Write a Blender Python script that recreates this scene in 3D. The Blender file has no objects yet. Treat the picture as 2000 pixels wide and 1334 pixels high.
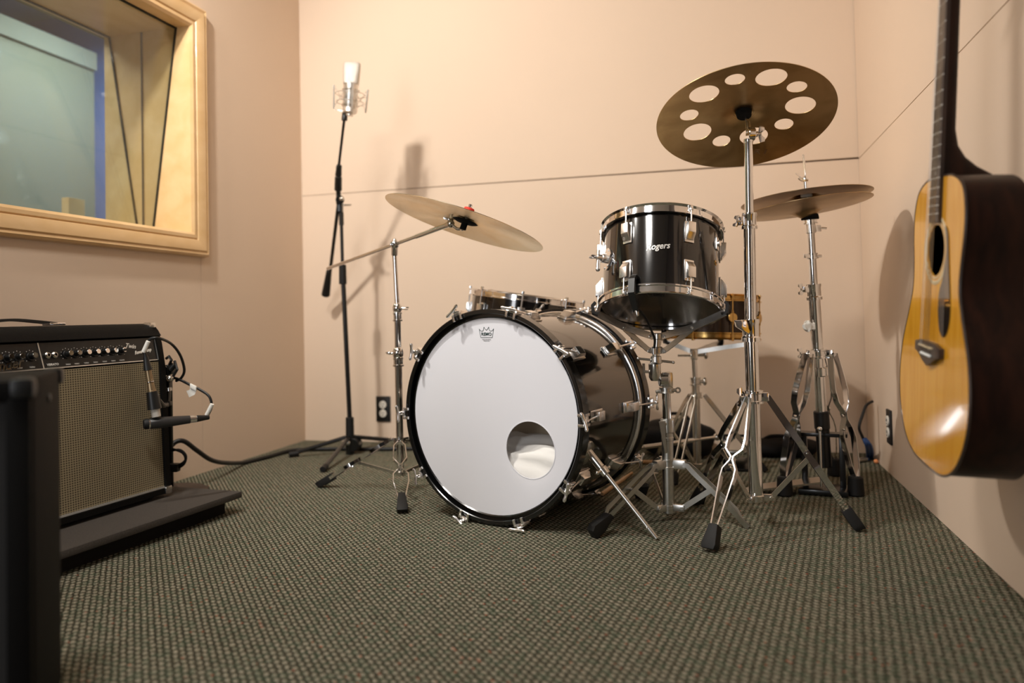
import bpy, bmesh, math, random
import numpy as np
from mathutils import Vector, Matrix

# ------------------------------------------------------------------ camera
FPX, YAW, PIT, ROL, H = 1501.44, -.2578, .0243, -.0216, .6031
CX, CY = 1000.0, 578.34
XL, XR, YB, YF, ZC = -1.992, .595, 3.4565, -2.2, 2.5     # room walls (m)
scene = bpy.context.scene
COL = scene.collection
fwd = Vector((math.sin(YAW) * math.cos(PIT), math.cos(YAW) * math.cos(PIT), math.sin(PIT)))
_r0 = Vector((math.cos(YAW), -math.sin(YAW), 0)); _u0 = _r0.cross(fwd)
rgt = _r0 * math.cos(ROL) + _u0 * math.sin(ROL); upv = -_r0 * math.sin(ROL) + _u0 * math.cos(ROL)
CAM = Vector((0, 0, H))
cd = bpy.data.cameras.new('camera'); cam = bpy.data.objects.new('camera', cd); COL.objects.link(cam)
m = Matrix((rgt, upv, -fwd)).transposed().to_4x4(); m.translation = CAM
cam.matrix_world = m
cd.sensor_width = 36.0; cd.lens = FPX * 36.0 / 2000.0
cd.shift_y = -(667 - CY) / 2000.0
cd.clip_start = .02
cd.dof.use_dof = True; cd.dof.focus_distance = 2.15; cd.dof.aperture_fstop = 1.6
scene.camera = cam

# ------------------------------------------------------------------ light
w = bpy.data.worlds.new('world'); scene.world = w; w.use_nodes = True
w.node_tree.nodes['Background'].inputs[0].default_value = (.9, .86, .8, 1)
w.node_tree.nodes['Background'].inputs[1].default_value = .08

def lamp(name, loc, power, col, size, typ='POINT', rot=None):
    l = bpy.data.lights.new(name, typ); l.energy = power; l.color = col
    if typ == 'AREA':
        l.shape = 'RECTANGLE'; l.size, l.size_y = size
    else:
        l.shadow_soft_size = size
    o = bpy.data.objects.new(name, l); o.location = loc
    if rot: o.rotation_euler = rot
    COL.objects.link(o); return o

def aim(o, t):
    o.rotation_euler = (Vector(t) - o.location).to_track_quat('-Z', 'Y').to_euler()
for _p, _e in (((-1.60, 1.45, 2.34), 95), ((-1.76, 1.20, 2.34), 26)):
    _o = lamp('track_spotlight', _p, _e, (1, .95, .88), .05, 'SPOT'); _o.data.spot_size = math.radians(120); _o.data.spot_blend = .85; aim(_o, (-.75, 3.40, 1.1))
lamp('ceiling_fill_light', (-.9, .55, 2.46), 24, (1, .95, .89), (.4, .4), 'AREA')  # added fill light that evens out the back wall, no real fixture
# added unseen light behind the camera, put in for highlights on the chrome
lamp('rear_fill_light', (-1.62, YF + .03, 1.0), 23, (.96, .97, 1), (.62, 1.9), 'AREA', (math.radians(90), 0, 0))
lamp('control_room_light', (-2.75, 3.25, 2.25), 15, (.80, .90, 1), (.3, .3), 'AREA')
lamp('control_room_light', (-2.95, 2.0, 2.3), 13, (1, .95, .88), (.5, .5), 'AREA')
scene.view_settings.view_transform = 'Standard'; scene.view_settings.look = 'None'
scene.view_settings.gamma = 1; scene.view_settings.use_curve_mapping = False
scene.view_settings.exposure = .63

# ------------------------------------------------------------------ helpers
PI = math.pi
V = Vector
random.seed(4)
def ray(x, y): return fwd + rgt * ((x - CX) / FPX) - upv * ((y - CY) / FPX)
def P(x, y, d): return CAM + ray(x, y) * d                       # point of the room at depth d
def FL(x, y, z=0):
    d = ray(x, y); return CAM + d * ((z - H) / d.z)
def PLN(x, y, ax, v):
    d = ray(x, y); return CAM + d * ((v - CAM[ax]) / d[ax])
def depth(p): return (V(p) - CAM).dot(fwd)
def lerp(a, b, t): return V(a) * (1 - t) + V(b) * t
def perp(n):
    n = V(n).normalized(); a = n.cross(V((0, 0, 1)))
    if a.length < .1: a = n.cross(V((0, 1, 0)))
    a.normalize(); return a, n.cross(a)

def catmull(pts, n=8, closed=False):
    p = [V(q) for q in pts]; out = []
    N = len(p); rng = range(N) if closed else range(N - 1)
    for i in rng:
        g = (lambda k: p[k % N]) if closed else (lambda k: p[max(0, min(N - 1, k))])
        a, b, c, d = g(i - 1), g(i), g(i + 1), g(i + 2)
        for k in range(n):
            t = k / n
            out.append(.5 * ((2 * b) + (c - a) * t + (2 * a - 5 * b + 4 * c - d) * t * t + (3 * b - a - 3 * c + d) * t ** 3))
    if not closed: out.append(p[-1])
    return out

class MB:
    def __init__(s): s.bm = bmesh.new()
    def _add(s, verts, faces, smooth=True):
        vs = [s.bm.verts.new(v) for v in verts]
        for f in faces:
            try:
                q = s.bm.faces.new([vs[i] for i in f]); q.smooth = smooth
            except ValueError: pass
        return vs
    def frame(s, c, size, U=None, Vv=None, W=None, bev=0):
        """box with centre c, size along axes U,V,W"""
        c = V(c); U = V(U or (1, 0, 0)).normalized(); Vv = V(Vv or (0, 1, 0)).normalized()
        W = V(W).normalized() if W else U.cross(Vv).normalized()
        t = bmesh.new(); bmesh.ops.create_cube(t, size=1)
        for v in t.verts: v.co = V((v.co.x * size[0], v.co.y * size[1], v.co.z * size[2]))
        if bev: bmesh.ops.bevel(t, geom=list(t.edges), offset=bev, segments=2, affect='EDGES', profile=.6)
        t.verts.index_update()
        vs = [c + U * v.co.x + Vv * v.co.y + W * v.co.z for v in t.verts]
        fs = [[v.index for v in f.verts] for f in t.faces]
        t.free(); s._add(vs, fs, bool(bev)); return s
    box = frame
    def bb(s, a, b, bev=0):
        a = V(a); b = V(b); return s.frame((a + b) / 2, [abs(b[i] - a[i]) for i in range(3)], bev=bev)
    def lathe(s, prof, O, ax, seg=48, closed=False, cap=False, ref=None):
        O = V(O); ax = V(ax).normalized(); a, b = perp(ax)
        if ref is not None:
            a = (V(ref) - ax * V(ref).dot(ax)).normalized(); b = ax.cross(a)
        vs = []; idx = []
        for (r, h) in prof:
            if r < 1e-6: vs.append(O + ax * h); idx.append([len(vs) - 1] * seg)
            else:
                st = len(vs)
                for k in range(seg):
                    t = 2 * PI * k / seg; vs.append(O + ax * h + (a * math.cos(t) + b * math.sin(t)) * r)
                idx.append(list(range(st, st + seg)))
        fs = []
        n = len(prof); rng = range(n) if closed else range(n - 1)
        for i in rng:
            A, B = idx[i], idx[(i + 1) % n]
            for k in range(seg):
                k2 = (k + 1) % seg
                f = [A[k], A[k2], B[k2], B[k]]; g = []
                for q in f:
                    if q not in g: g.append(q)
                if len(g) > 2: fs.append(g)
        if cap:
            if prof[0][0] > 1e-6: fs.append(idx[0][::-1])
            if prof[-1][0] > 1e-6: fs.append(idx[-1])
        s._add(vs, fs); return s
    def cyl(s, p0, p1, r, r1=None, seg=20, bev=0):
        p0 = V(p0); p1 = V(p1); L = (p1 - p0).length; r1 = r if r1 is None else r1
        if L < 1e-7: return s
        b = bev or min(r, r1, L) * .12
        return s.lathe([(0, 0), (max(r - b, 1e-4), 0), (r, b), (r1, L - b), (max(r1 - b, 1e-4), L), (0, L)], p0, p1 - p0, seg)
    def tube(s, pts, r, seg=10, closed=False, cap=True):
        pts = [V(p) for p in pts]; n = len(pts); R = r if isinstance(r, (list, tuple)) else [r] * n
        T = []
        for i in range(n):
            if closed: t = pts[(i + 1) % n] - pts[i - 1]
            else: t = pts[min(i + 1, n - 1)] - pts[max(i - 1, 0)]
            T.append(t.normalized())
        a, b = perp(T[0]); vs = []; rings = []
        for i in range(n):
            a = (a - T[i] * a.dot(T[i])).normalized(); b = T[i].cross(a)
            st = len(vs)
            for k in range(seg):
                t = 2 * PI * k / seg; vs.append(pts[i] + (a * math.cos(t) + b * math.sin(t)) * R[i])
            rings.append(list(range(st, st + seg)))
        fs = []
        for i in range(n if closed else n - 1):
            A, B = rings[i], rings[(i + 1) % n]
            for k in range(seg): fs.append([A[k], A[(k + 1) % seg], B[(k + 1) % seg], B[k]])
        if cap and not closed: fs += [rings[0][::-1], rings[-1]]
        s._add(vs, fs); return s
    def sph(s, c, r, sc=(1, 1, 1), seg=20, U=None, Vv=None):
        c = V(c); U = V(U or (1, 0, 0)).normalized(); Vv = V(Vv or (0, 1, 0)).normalized(); W = U.cross(Vv).normalized()
        pr = []; n = seg // 2
        vs = []; rings = []
        for i in range(n + 1):
            ph = PI * i / n; rr = math.sin(ph); z = math.cos(ph)
            if i in (0, n): vs.append(c + W * (z * r * sc[2])); rings.append([len(vs) - 1] * seg)
            else:
                st = len(vs)
                for k in range(seg):
                    t = 2 * PI * k / seg
                    vs.append(c + U * (math.cos(t) * rr * r * sc[0]) + Vv * (math.sin(t) * rr * r * sc[1]) + W * (z * r * sc[2]))
                rings.append(list(range(st, st + seg)))
        fs = []
        for i in range(n):
            A, B = rings[i], rings[i + 1]
            for k in range(seg):
                g = []
                for q in (A[k], B[k], B[(k + 1) % seg], A[(k + 1) % seg]):
                    if q not in g: g.append(q)
                if len(g) > 2: fs.append(g)
        s._add(vs, fs); return s
    def strap(s, pts, wdir, wd, th):
        """flat metal bar swept along pts; wide side along wdir"""
        pts = [V(p) for p in pts]; n = len(pts); vs = []; rings = []
        for i in range(n):
            t = (pts[min(i + 1, n - 1)] - pts[max(i - 1, 0)]).normalized()
            W = V(wdir); W = (W - t * W.dot(t)).normalized(); N = t.cross(W)
            k = 1.0
            if 0 < i < n - 1:
                a = (pts[i] - pts[i - 1]).normalized(); c = max(.5, a.dot(t)); k = 1 / c
            ww = wd[i] if isinstance(wd, (list, tuple)) else wd
            st = len(vs)
            for (x, y) in ((1, 1), (-1, 1), (-1, -1), (1, -1)):
                vs.append(pts[i] + W * (x * ww / 2) + N * (y * th / 2 * k))
            rings.append([st, st + 1, st + 2, st + 3])
        fs = []
        for i in range(n - 1):
            A, B = rings[i], rings[i + 1]
            for k in range(4): fs.append([A[k], A[(k + 1) % 4], B[(k + 1) % 4], B[k]])
        fs += [rings[0][::-1], rings[-1]]
        s._add(vs, fs, False); return s
    def prism(s, outline, O, U, Vv, N, h0, h1, bev=0, smooth=False):
        """outline in (u,v), extruded along N from h0 to h1"""
        O = V(O); U = V(U).normalized(); Vv = V(Vv).normalized(); N = V(N).normalized()
        t = bmesh.new(); n = len(outline)
        lo = [t.verts.new((u, v, h0)) for u, v in outline]; hi = [t.verts.new((u, v, h1)) for u, v in outline]
        t.faces.new(lo[::-1]); t.faces.new(hi)
        for i in range(n): t.faces.new([lo[i], lo[(i + 1) % n], hi[(i + 1) % n], hi[i]])
        if bev: bmesh.ops.bevel(t, geom=list(t.edges), offset=bev, segments=2, affect='EDGES', profile=.6)
        t.verts.index_update()
        vs = [O + U * v.co.x + Vv * v.co.y + N * v.co.z for v in t.verts]
        fs = [[v.index for v in f.verts] for f in t.faces]
        t.free(); s._add(vs, fs, smooth or bool(bev)); return s
    def text(s, body, O, U, Vv, N, size, depth_=.0008, shear=0, bold=0, align='CENTER', bendr=None, xs=1.0, flip=False):
        c = bpy.data.curves.new('t', 'FONT'); c.body = body; c.size = size; c.shear = shear; c.offset = bold
        c.align_x = align; c.align_y = 'CENTER'; c.extrude = depth_ / 2; c.resolution_u = 3
        o = bpy.data.objects.new('t', c); COL.objects.link(o)
        bpy.context.view_layer.update()
        me = bpy.data.meshes.new_from_object(o.evaluated_get(bpy.context.evaluated_depsgraph_get()))
        O = V(O); U = V(U).normalized(); Vv = V(Vv).normalized(); N = V(N).normalized()
        vs = []
        for v in me.vertices:
            x, y, z = v.co.x * xs, v.co.y, v.co.z + depth_ / 2
            if bendr:
                a = x / bendr
                vs.append(O + U * (math.sin(a) * (bendr + z)) + Vv * y + N * (math.cos(a) * (bendr + z) - bendr))
            else: vs.append(O + U * x + Vv * y + N * z)
        s._add(vs, [list(p.vertices) for p in me.polygons], False)
        bpy.data.objects.remove(o); bpy.data.curves.remove(c); bpy.data.meshes.remove(me); return s

def _mesh(name, mb, mat, off, angle):
    me = bpy.data.meshes.new(name)
    bmesh.ops.recalc_face_normals(mb.bm, faces=list(mb.bm.faces))
    for v in mb.bm.verts: v.co -= off
    mb.bm.to_mesh(me); mb.bm.free()
    if angle: me.set_sharp_from_angle(angle=math.radians(angle))
    me.materials.append(mat); return me

class Thing:
    def __init__(s, name, label, cat, loc, group=None):
        s.o = bpy.data.objects.new(name, None); COL.objects.link(s.o); s.loc = V(loc); s.o.location = s.loc
        s.o.empty_display_size = .05
        s.o['label'] = label; s.o['category'] = cat
        if group: s.o['group'] = group
    def part(s, name, mb, mat, parent=None, label=None, angle=35, kind=None):
        o = bpy.data.objects.new(name, _mesh(name, mb, mat, s.loc, angle)); COL.objects.link(o)
        o.parent = parent or s.o
        if label: o['label'] = label
        if kind: o['kind'] = kind
        return o

def single(name, mb, mat, label=None, cat=None, group=None, kind=None, loc=(0, 0, 0), angle=35):
    o = bpy.data.objects.new(name, _mesh(name, mb, mat, V(loc), angle)); o.location = loc; COL.objects.link(o)
    if label: o['label'] = label
    if cat: o['category'] = cat
    if group: o['group'] = group
    if kind: o['kind'] = kind
    return o

# ------------------------------------------------------------------ materials
def mat(name, col, rough=.5, metal=0., bump=0., bscale=200., var=0., vscale=8., coat=0., spec=.5, sheen=0., trans=0., alpha=1., sub=0, aniso=0):
    m = bpy.data.materials.new(name); m.use_nodes = True; nt = m.node_tree; b = nt.nodes['Principled BSDF']
    b.inputs['Base Color'].default_value = (*col, 1); b.inputs['Roughness'].default_value = rough
    b.inputs['Metallic'].default_value = metal; b.inputs['Coat Weight'].default_value = coat
    b.inputs['Coat Roughness'].default_value = .06
    b.inputs['Specular IOR Level'].default_value = spec; b.inputs['Sheen Weight'].default_value = sheen
    b.inputs['Transmission Weight'].default_value = trans
    b.inputs['Subsurface Weight'].default_value = sub
    if sub: b.inputs['Subsurface Radius'].default_value = (.02, .02, .02)
    tc = nt.nodes.new('ShaderNodeTexCoord')
    if var:
        n = nt.nodes.new('ShaderNodeTexNoise'); n.inputs['Scale'].default_value = vscale; n.inputs['Detail'].default_value = 5
        mx = nt.nodes.new('ShaderNodeMix'); mx.data_type = 'RGBA'
        mx.inputs[6].default_value = (*[c * (1 - var) for c in col], 1); mx.inputs[7].default_value = (*[min(1, c * (1 + var)) for c in col], 1)
        nt.links.new(tc.outputs['Object'], n.inputs['Vector']); nt.links.new(n.outputs['Fac'], mx.inputs[0])
        nt.links.new(mx.outputs[2], b.inputs['Base Color'])
    if bump:
        n = nt.nodes.new('ShaderNodeTexNoise'); n.inputs['Scale'].default_value = bscale; n.inputs['Detail'].default_value = 3
        bp = nt.nodes.new('ShaderNodeBump'); bp.inputs['Strength'].default_value = bump; bp.inputs['Distance'].default_value = .002
        nt.links.new(tc.outputs['Object'], n.inputs['Vector']); nt.links.new(n.outputs['Fac'], bp.inputs['Height'])
        nt.links.new(bp.outputs['Normal'], b.inputs['Normal'])
    return m

def wood(name, c1, c2, scale=(1, 1, 12), rough=.35, coat=.3, dist=3., nscale=4):
    m = mat(name, c1, rough, coat=coat); nt = m.node_tree; b = nt.nodes['Principled BSDF']
    tc = nt.nodes.new('ShaderNodeTexCoord'); mp = nt.nodes.new('ShaderNodeMapping'); mp.inputs['Scale'].default_value = scale
    n = nt.nodes.new('ShaderNodeTexNoise'); n.inputs['Scale'].default_value = nscale; n.inputs['Detail'].default_value = 6; n.inputs['Distortion'].default_value = dist * .1
    r = nt.nodes.new('ShaderNodeValToRGB'); r.color_ramp.elements[0].color = (*c1, 1); r.color_ramp.elements[1].color = (*c2, 1)
    r.color_ramp.elements[0].position = .35; r.color_ramp.elements[1].position = .65
    nt.links.new(tc.outputs['Object'], mp.inputs['Vector']); nt.links.new(mp.outputs[0], n.inputs['Vector'])
    nt.links.new(n.outputs['Fac'], r.inputs[0]); nt.links.new(r.outputs[0], b.inputs['Base Color'])
    return m

CHROME = mat('chrome', (.86, .86, .87), .07, 1, var=.03, vscale=30)
CHROME_OLD = mat('worn_chrome', (.72, .70, .66), .22, 1, bump=.05, bscale=300, var=.12, vscale=60)
STEEL = mat('brushed_steel', (.62, .61, .58), .3, 1, var=.12, vscale=90)
LUGM = mat('lug_chrome', (.95, .94, .93), .24, 1)
BLACKP = mat('black_plastic', (.005, .005, .005), .42)
BLACKM = mat('black_metal', (.005, .005, .005), .3, 0, coat=.2, spec=.4)
RUBBER = mat('black_rubber', (.006, .0055, .005), .62, bump=.1, spec=.35)
WRAP = mat('black_drum_wrap', (.004, .0035, .0035), .12, coat=1, var=.3, vscale=6)
HOOPB = mat('black_hoop_lacquer', (.004, .004, .004), .2, coat=.5)
HEADW = mat('white_drumhead', (.93, .935, 1.0), .28, coat=.25, var=.015, vscale=3, spec=.35)
HEADB = mat('ebony_drumhead', (.014, .012, .010), .2, coat=.3)
HEADC = mat('coated_drumhead', (.75, .74, .70), .45)
INK = mat('dark_green_ink', (.02, .05, .045), .5)
INKB = mat('faint_black_ink', (.003, .003, .003), .35)
SILVERP = mat('silver_badge_paint', (.82, .80, .76), .3, .3)
BRASS = mat('brass_hardware', (.62, .40, .14), .2, 1, var=.1, vscale=30)
BRONZE_SH = mat('dark_bronze_shell', (.035, .022, .016), .2, .6, coat=.4)
RED = mat('red_felt', (.62, .035, .02), .8, bump=.3)
FELT = mat('black_felt', (.006, .006, .006), .9, bump=.3, spec=.2)
TAPE = mat('white_tape', (.82, .80, .74), .55, bump=.2, bscale=80)
CABLEM = mat('black_cable', (.006, .006, .006), .45, spec=.4)
CABLEBL = mat('blue_cable', (.03, .075, .22), .45)
CLOTHW = mat('white_cotton', (.86, .84, .80), .85, sheen=.3, bump=.15, bscale=60)
CLOTHB = mat('beige_blanket', (.50, .42, .31), .9, sheen=.3, bump=.2, bscale=60)
TOLEX = mat('black_tolex', (.0030, .0026, .0022), .65, bump=.5, bscale=420, spec=.12)
CARPETB = mat('charcoal_carpet', (.055, .046, .038), .95, bump=1., bscale=500, var=.5, vscale=240)
SILVERTRIM = mat('silver_piping', (.75, .75, .72), .3, .8)
MICNICK = mat('satin_nickel', (.80, .77, .72), .28, .9)
GRILLEM = mat('mic_mesh', (.70, .66, .60), .4, .7, bump=.8, bscale=900)
IVORY = mat('outlet_ivory', (.78, .74, .66), .4)
def translucent(m, f, c):
    nt = m.node_tree; o = nt.nodes['Material Output']; mx = nt.nodes.new('ShaderNodeMixShader'); t = nt.nodes.new('ShaderNodeBsdfTranslucent')
    t.inputs[0].default_value = (*c, 1); mx.inputs[0].default_value = f
    nt.links.new(nt.nodes['Principled BSDF'].outputs[0], mx.inputs[1]); nt.links.new(t.outputs[0], mx.inputs[2]); nt.links.new(mx.outputs[0], o.inputs[0])
translucent(HEADW, .14, (.8, .8, .85)); translucent(HEADC, .3, (.8, .78, .7))
BAGM = mat('black_nylon_bag', (.005, .0045, .0045), .75, bump=.4, bscale=90, spec=.25)
STICKW = wood('hickory_stick', (.55, .33, .16), (.66, .42, .22), (3, 3, 3))
MAPLE = wood('maple_window_wood', (.68, .44, .20), (.76, .52, .27), (2.2, 1.2, 2.2), .38, .3, nscale=5)
SPRUCE = wood('orange_spruce', (.72, .32, .012), (.82, .41, .03), (14, 14, .8), .16, .38, nscale=6)
MAHOG = wood('dark_mahogany', (.008, .0025, .0015), (.020, .006, .003), (8, 8, 1.2), .4, .03, nscale=6)
MAHOG.node_tree.nodes['Principled BSDF'].inputs['Specular IOR Level'].default_value = .18
ROSEW = wood('dark_rosewood', (.02, .012, .010), (.045, .025, .018), (20, 20, 2), .35, .2)
IVBIND = mat('ivory_binding', (.72, .60, .38), .35)
PICKG = mat('black_pickguard', (.012, .010, .008), .08, coat=.8)
DARKIN = mat('dark_cavity', (.01, .007, .005), .8)
PEARL = mat('pearl_dot', (.8, .8, .76), .2)
SOFTMET = mat('guitar_string_metal', (.55, .50, .44), .3, 1)

def cymbal_mat(name, c1, c2, rough, lathe=.25, metal=1.):
    m = mat(name, c1, rough, metal); nt = m.node_tree; b = nt.nodes['Principled BSDF']
    tc = nt.nodes.new('ShaderNodeTexCoord')
    n = nt.nodes.new('ShaderNodeTexNoise'); n.inputs['Scale'].default_value = 9; n.inputs['Detail'].default_value = 6; n.inputs['Distortion'].default_value = .6
    r = nt.nodes.new('ShaderNodeValToRGB'); r.color_ramp.elements[0].color = (*c1, 1); r.color_ramp.elements[1].color = (*c2, 1)
    r.color_ramp.elements[0].position = .35; r.color_ramp.elements[1].position = .62
    nt.links.new(tc.outputs['Object'], n.inputs['Vector']); nt.links.new(n.outputs['Fac'], r.inputs[0]); nt.links.new(r.outputs[0], b.inputs['Base Color'])
    ln = nt.nodes.new('ShaderNodeVectorMath'); ln.operation = 'LENGTH'; nt.links.new(tc.outputs['Object'], ln.inputs[0])
    mu = nt.nodes.new('ShaderNodeMath'); mu.operation = 'MULTIPLY'; mu.inputs[1].default_value = 2600; nt.links.new(ln.outputs['Value'], mu.inputs[0])
    si = nt.nodes.new('ShaderNodeMath'); si.operation = 'SINE'; nt.links.new(mu.outputs[0], si.inputs[0])
    bp = nt.nodes.new('ShaderNodeBump'); bp.inputs['Strength'].default_value = lathe; bp.inputs['Distance'].default_value = .0003
    nt.links.new(si.outputs[0], bp.inputs['Height']); nt.links.new(bp.outputs[0], b.inputs['Normal'])
    return m
CYM_DARK = cymbal_mat('raw_dark_bronze', (.42, .285, .13), (.60, .42, .21), .32, .35)
CYM_GOLD = cymbal_mat('lathed_gold_bronze', (.90, .70, .42), (.98, .84, .62), .26, .3, 1)
CYM_HAT = cymbal_mat('tarnished_bronze', (.34, .23, .12), (.47, .335, .18), .34, .3)

def wall_mat():
    m = mat('peach_fabric_wall', (.73, .58, .45), .85, bump=.25, bscale=600, var=.035, vscale=1.6, spec=.2); return m
WALLM = wall_mat()
GAPM = mat('dark_seam', (.10, .07, .05), .9)
CEILM = mat('ceiling_paint', (.62, .55, .47), .9)
REARM = mat('unseen_dark_wall', (.10, .075, .058), .8, var=.5, vscale=1.2)  # unseen walls made dark so chrome reflects dark and bounce light drops

def carpet():
    m = mat('green_loop_carpet', (.1, .1, .07), .95, spec=.15); nt = m.node_tree; b = nt.nodes['Principled BSDF']; N = nt.nodes; L = nt.links
    tc = N.new('ShaderNodeTexCoord'); mp = N.new('ShaderNodeMapping'); mp.inputs['Rotation'].default_value = (0, 0, math.radians(-41))
    L.new(tc.outputs['Object'], mp.inputs['Vector'])
    # slight irregularity of the weave
    nz = N.new('ShaderNodeTexNoise'); nz.inputs['Scale'].default_value = 85; nz.inputs['Detail'].default_value = 2; L.new(mp.outputs[0], nz.inputs['Vector'])
    sc = N.new('ShaderNodeVectorMath'); sc.operation = 'MULTIPLY_ADD'; sc.inputs[1].default_value = (.0085, .0085, 0)
    L.new(nz.outputs['Color'], sc.inputs[0]); L.new(mp.outputs[0], sc.inputs[2])
    sp = N.new('ShaderNodeSeparateXYZ'); L.new(sc.outputs[0], sp.inputs[0])
    def M(op, a, bb=None, c=None):
        n = N.new('ShaderNodeMath'); n.operation = op
        for i, x in enumerate((a, bb, c)):
            if x is None: continue
            if isinstance(x, (int, float)): n.inputs[i].default_value = x
            else: L.new(x, n.inputs[i])
        return n.outputs[0]
    u = M('MULTIPLY', sp.outputs[0], PI / .0122)           # across the columns
    col = M('FLOOR', M('DIVIDE', u, PI))
    par = M('MULTIPLY', M('MODULO', col, 2), PI / 2)
    v = M('ADD', M('MULTIPLY', sp.outputs[1], PI / .0205), par)
    a = M('ABSOLUTE', M('SINE', u)); c = M('ABSOLUTE', M('SINE', v))
    hgt = M('MULTIPLY', M('POWER', a, .5), M('ADD', M('MULTIPLY', M('POWER', c, .7), .75), .25))
    f = N.new('ShaderNodeTexNoise'); f.inputs['Scale'].default_value = 330; f.inputs['Detail'].default_value = 3; L.new(tc.outputs['Object'], f.inputs['Vector'])
    h2 = M('MULTIPLY', hgt, M('ADD', M('MULTIPLY', f.outputs['Fac'], 2.6), -.35))
    r = N.new('ShaderNodeValToRGB'); e = r.color_ramp.elements
    e[0].position = .10; e[0].color = (.016, .015, .009, 1); e[1].position = .95; e[1].color = (.36, .33, .25, 1)
    x = e.new(.40); x.color = (.052, .049, .031, 1); x = e.new(.68); x.color = (.135, .126, .088, 1)
    L.new(h2, r.inputs[0])
    # coloured flecks, one per loop at most
    vo = N.new('ShaderNodeTexVoronoi'); vo.inputs['Scale'].default_value = 95; L.new(mp.outputs[0], vo.inputs['Vector'])
    fs = N.new('ShaderNodeSeparateColor'); L.new(vo.outputs['Color'], fs.inputs[0])
    near = M('LESS_THAN', vo.outputs['Distance'], .28)
    red = M('MULTIPLY', M('GREATER_THAN', fs.outputs[0], .93), near)
    grn = M('MULTIPLY', M('GREATER_THAN', fs.outputs[1], .72), .35)
    m1 = N.new('ShaderNodeMix'); m1.data_type = 'RGBA'; L.new(grn, m1.inputs[0]); L.new(r.outputs[0], m1.inputs[6]); m1.inputs[7].default_value = (.045, .085, .05, 1)
    m2 = N.new('ShaderNodeMix'); m2.data_type = 'RGBA'; L.new(M('MULTIPLY', red, .6), m2.inputs[0]); L.new(m1.outputs[2], m2.inputs[6]); m2.inputs[7].default_value = (.42, .10, .05, 1)
    L.new(m2.outputs[2], b.inputs['Base Color'])
    bp = N.new('ShaderNodeBump'); bp.inputs['Strength'].default_value = .8; bp.inputs['Distance'].default_value = .004
    L.new(hgt, bp.inputs['Height']); L.new(bp.outputs[0], b.inputs['Normal'])
    return m
CARPET = carpet()

def grille_cloth():
    m = mat('silver_grille_cloth', (.4, .34, .2), .8); nt = m.node_tree; b = nt.nodes['Principled BSDF']; N = nt.nodes; L = nt.links
    tc = N.new('ShaderNodeTexCoord'); sp = N.new('ShaderNodeSeparateXYZ'); L.new(tc.outputs['Object'], sp.inputs[0])
    def M(op, a, bb=None):
        n = N.new('ShaderNodeMath'); n.operation = op
        for i, x in enumerate((a, bb)):
            if x is None: continue
            if isinstance(x, (int, float)): n.inputs[i].default_value = x
            else: L.new(x, n.inputs[i])
        return n.outputs[0]
    a = M('ABSOLUTE', M('SINE', M('MULTIPLY', sp.outputs[1], PI / .0078)))
    c = M('ABSOLUTE', M('SINE', M('MULTIPLY', sp.outputs[2], PI / .0063)))
    mn = M('MULTIPLY', M('POWER', a, .8), M('POWER', c, .8))
    n = N.new('ShaderNodeTexNoise'); n.inputs['Scale'].default_value = 5; L.new(tc.outputs['Object'], n.inputs['Vector'])
    r = N.new('ShaderNodeValToRGB'); e = r.color_ramp.elements
    e[0].position = .38; e[0].color = (.33, .27, .16, 1); e[1].position = .85; e[1].color = (.045, .030, .014, 1)
    L.new(mn, r.inputs[0])
    mx = N.new('ShaderNodeMix'); mx.data_type = 'RGBA'; mx.blend_type = 'MULTIPLY'; mx.inputs[0].default_value = .35
    L.new(r.outputs[0], mx.inputs[6]); L.new(n.outputs['Fac'], mx.inputs[7]); L.new(mx.outputs[2], b.inputs['Base Color'])
    return m
GCLOTH = grille_cloth()

def glass():
    m = bpy.data.materials.new('window_glass'); m.use_nodes = True; nt = m.node_tree; nt.nodes.clear()
    o = nt.nodes.new('ShaderNodeOutputMaterial'); mx = nt.nodes.new('ShaderNodeMixShader'); t = nt.nodes.new('ShaderNodeBsdfTransparent')
    g = nt.nodes.new('ShaderNodeBsdfGlossy'); g.inputs['Roughness'].default_value = .03
    lw = nt.nodes.new('ShaderNodeLayerWeight'); pw5 = nt.nodes.new('ShaderNodeMath'); pw5.operation = 'POWER'; pw5.inputs[1].default_value = 5
    fr = nt.nodes.new('ShaderNodeMath'); fr.operation = 'MULTIPLY_ADD'; fr.inputs[1].default_value = .95; fr.inputs[2].default_value = .045
    nt.links.new(lw.outputs['Facing'], pw5.inputs[0]); nt.links.new(pw5.outputs[0], fr.inputs[0])
    t.inputs[0].default_value = (.93, .96, .95, 1)
    nt.links.new(fr.outputs[0], mx.inputs[0]); nt.links.new(t.outputs[0], mx.inputs[1]); nt.links.new(g.outputs[0], mx.inputs[2]); nt.links.new(mx.outputs[0], o.inputs[0])
    return m
GLASS = glass()

# ------------------------------------------------------------------ room shell
T = .09
f = MB(); f.bb((-5.6, YF - .1, -.06), (XR + .1, 4.9, 0)); single('floor', f, CARPET, kind='structure')
c = MB(); c.bb((XL - T, YF - .1, ZC), (XR + .1, YB + .1, ZC + .06)); single('ceiling', c, CEILM, kind='structure')
SEAM = 1.2215
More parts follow.
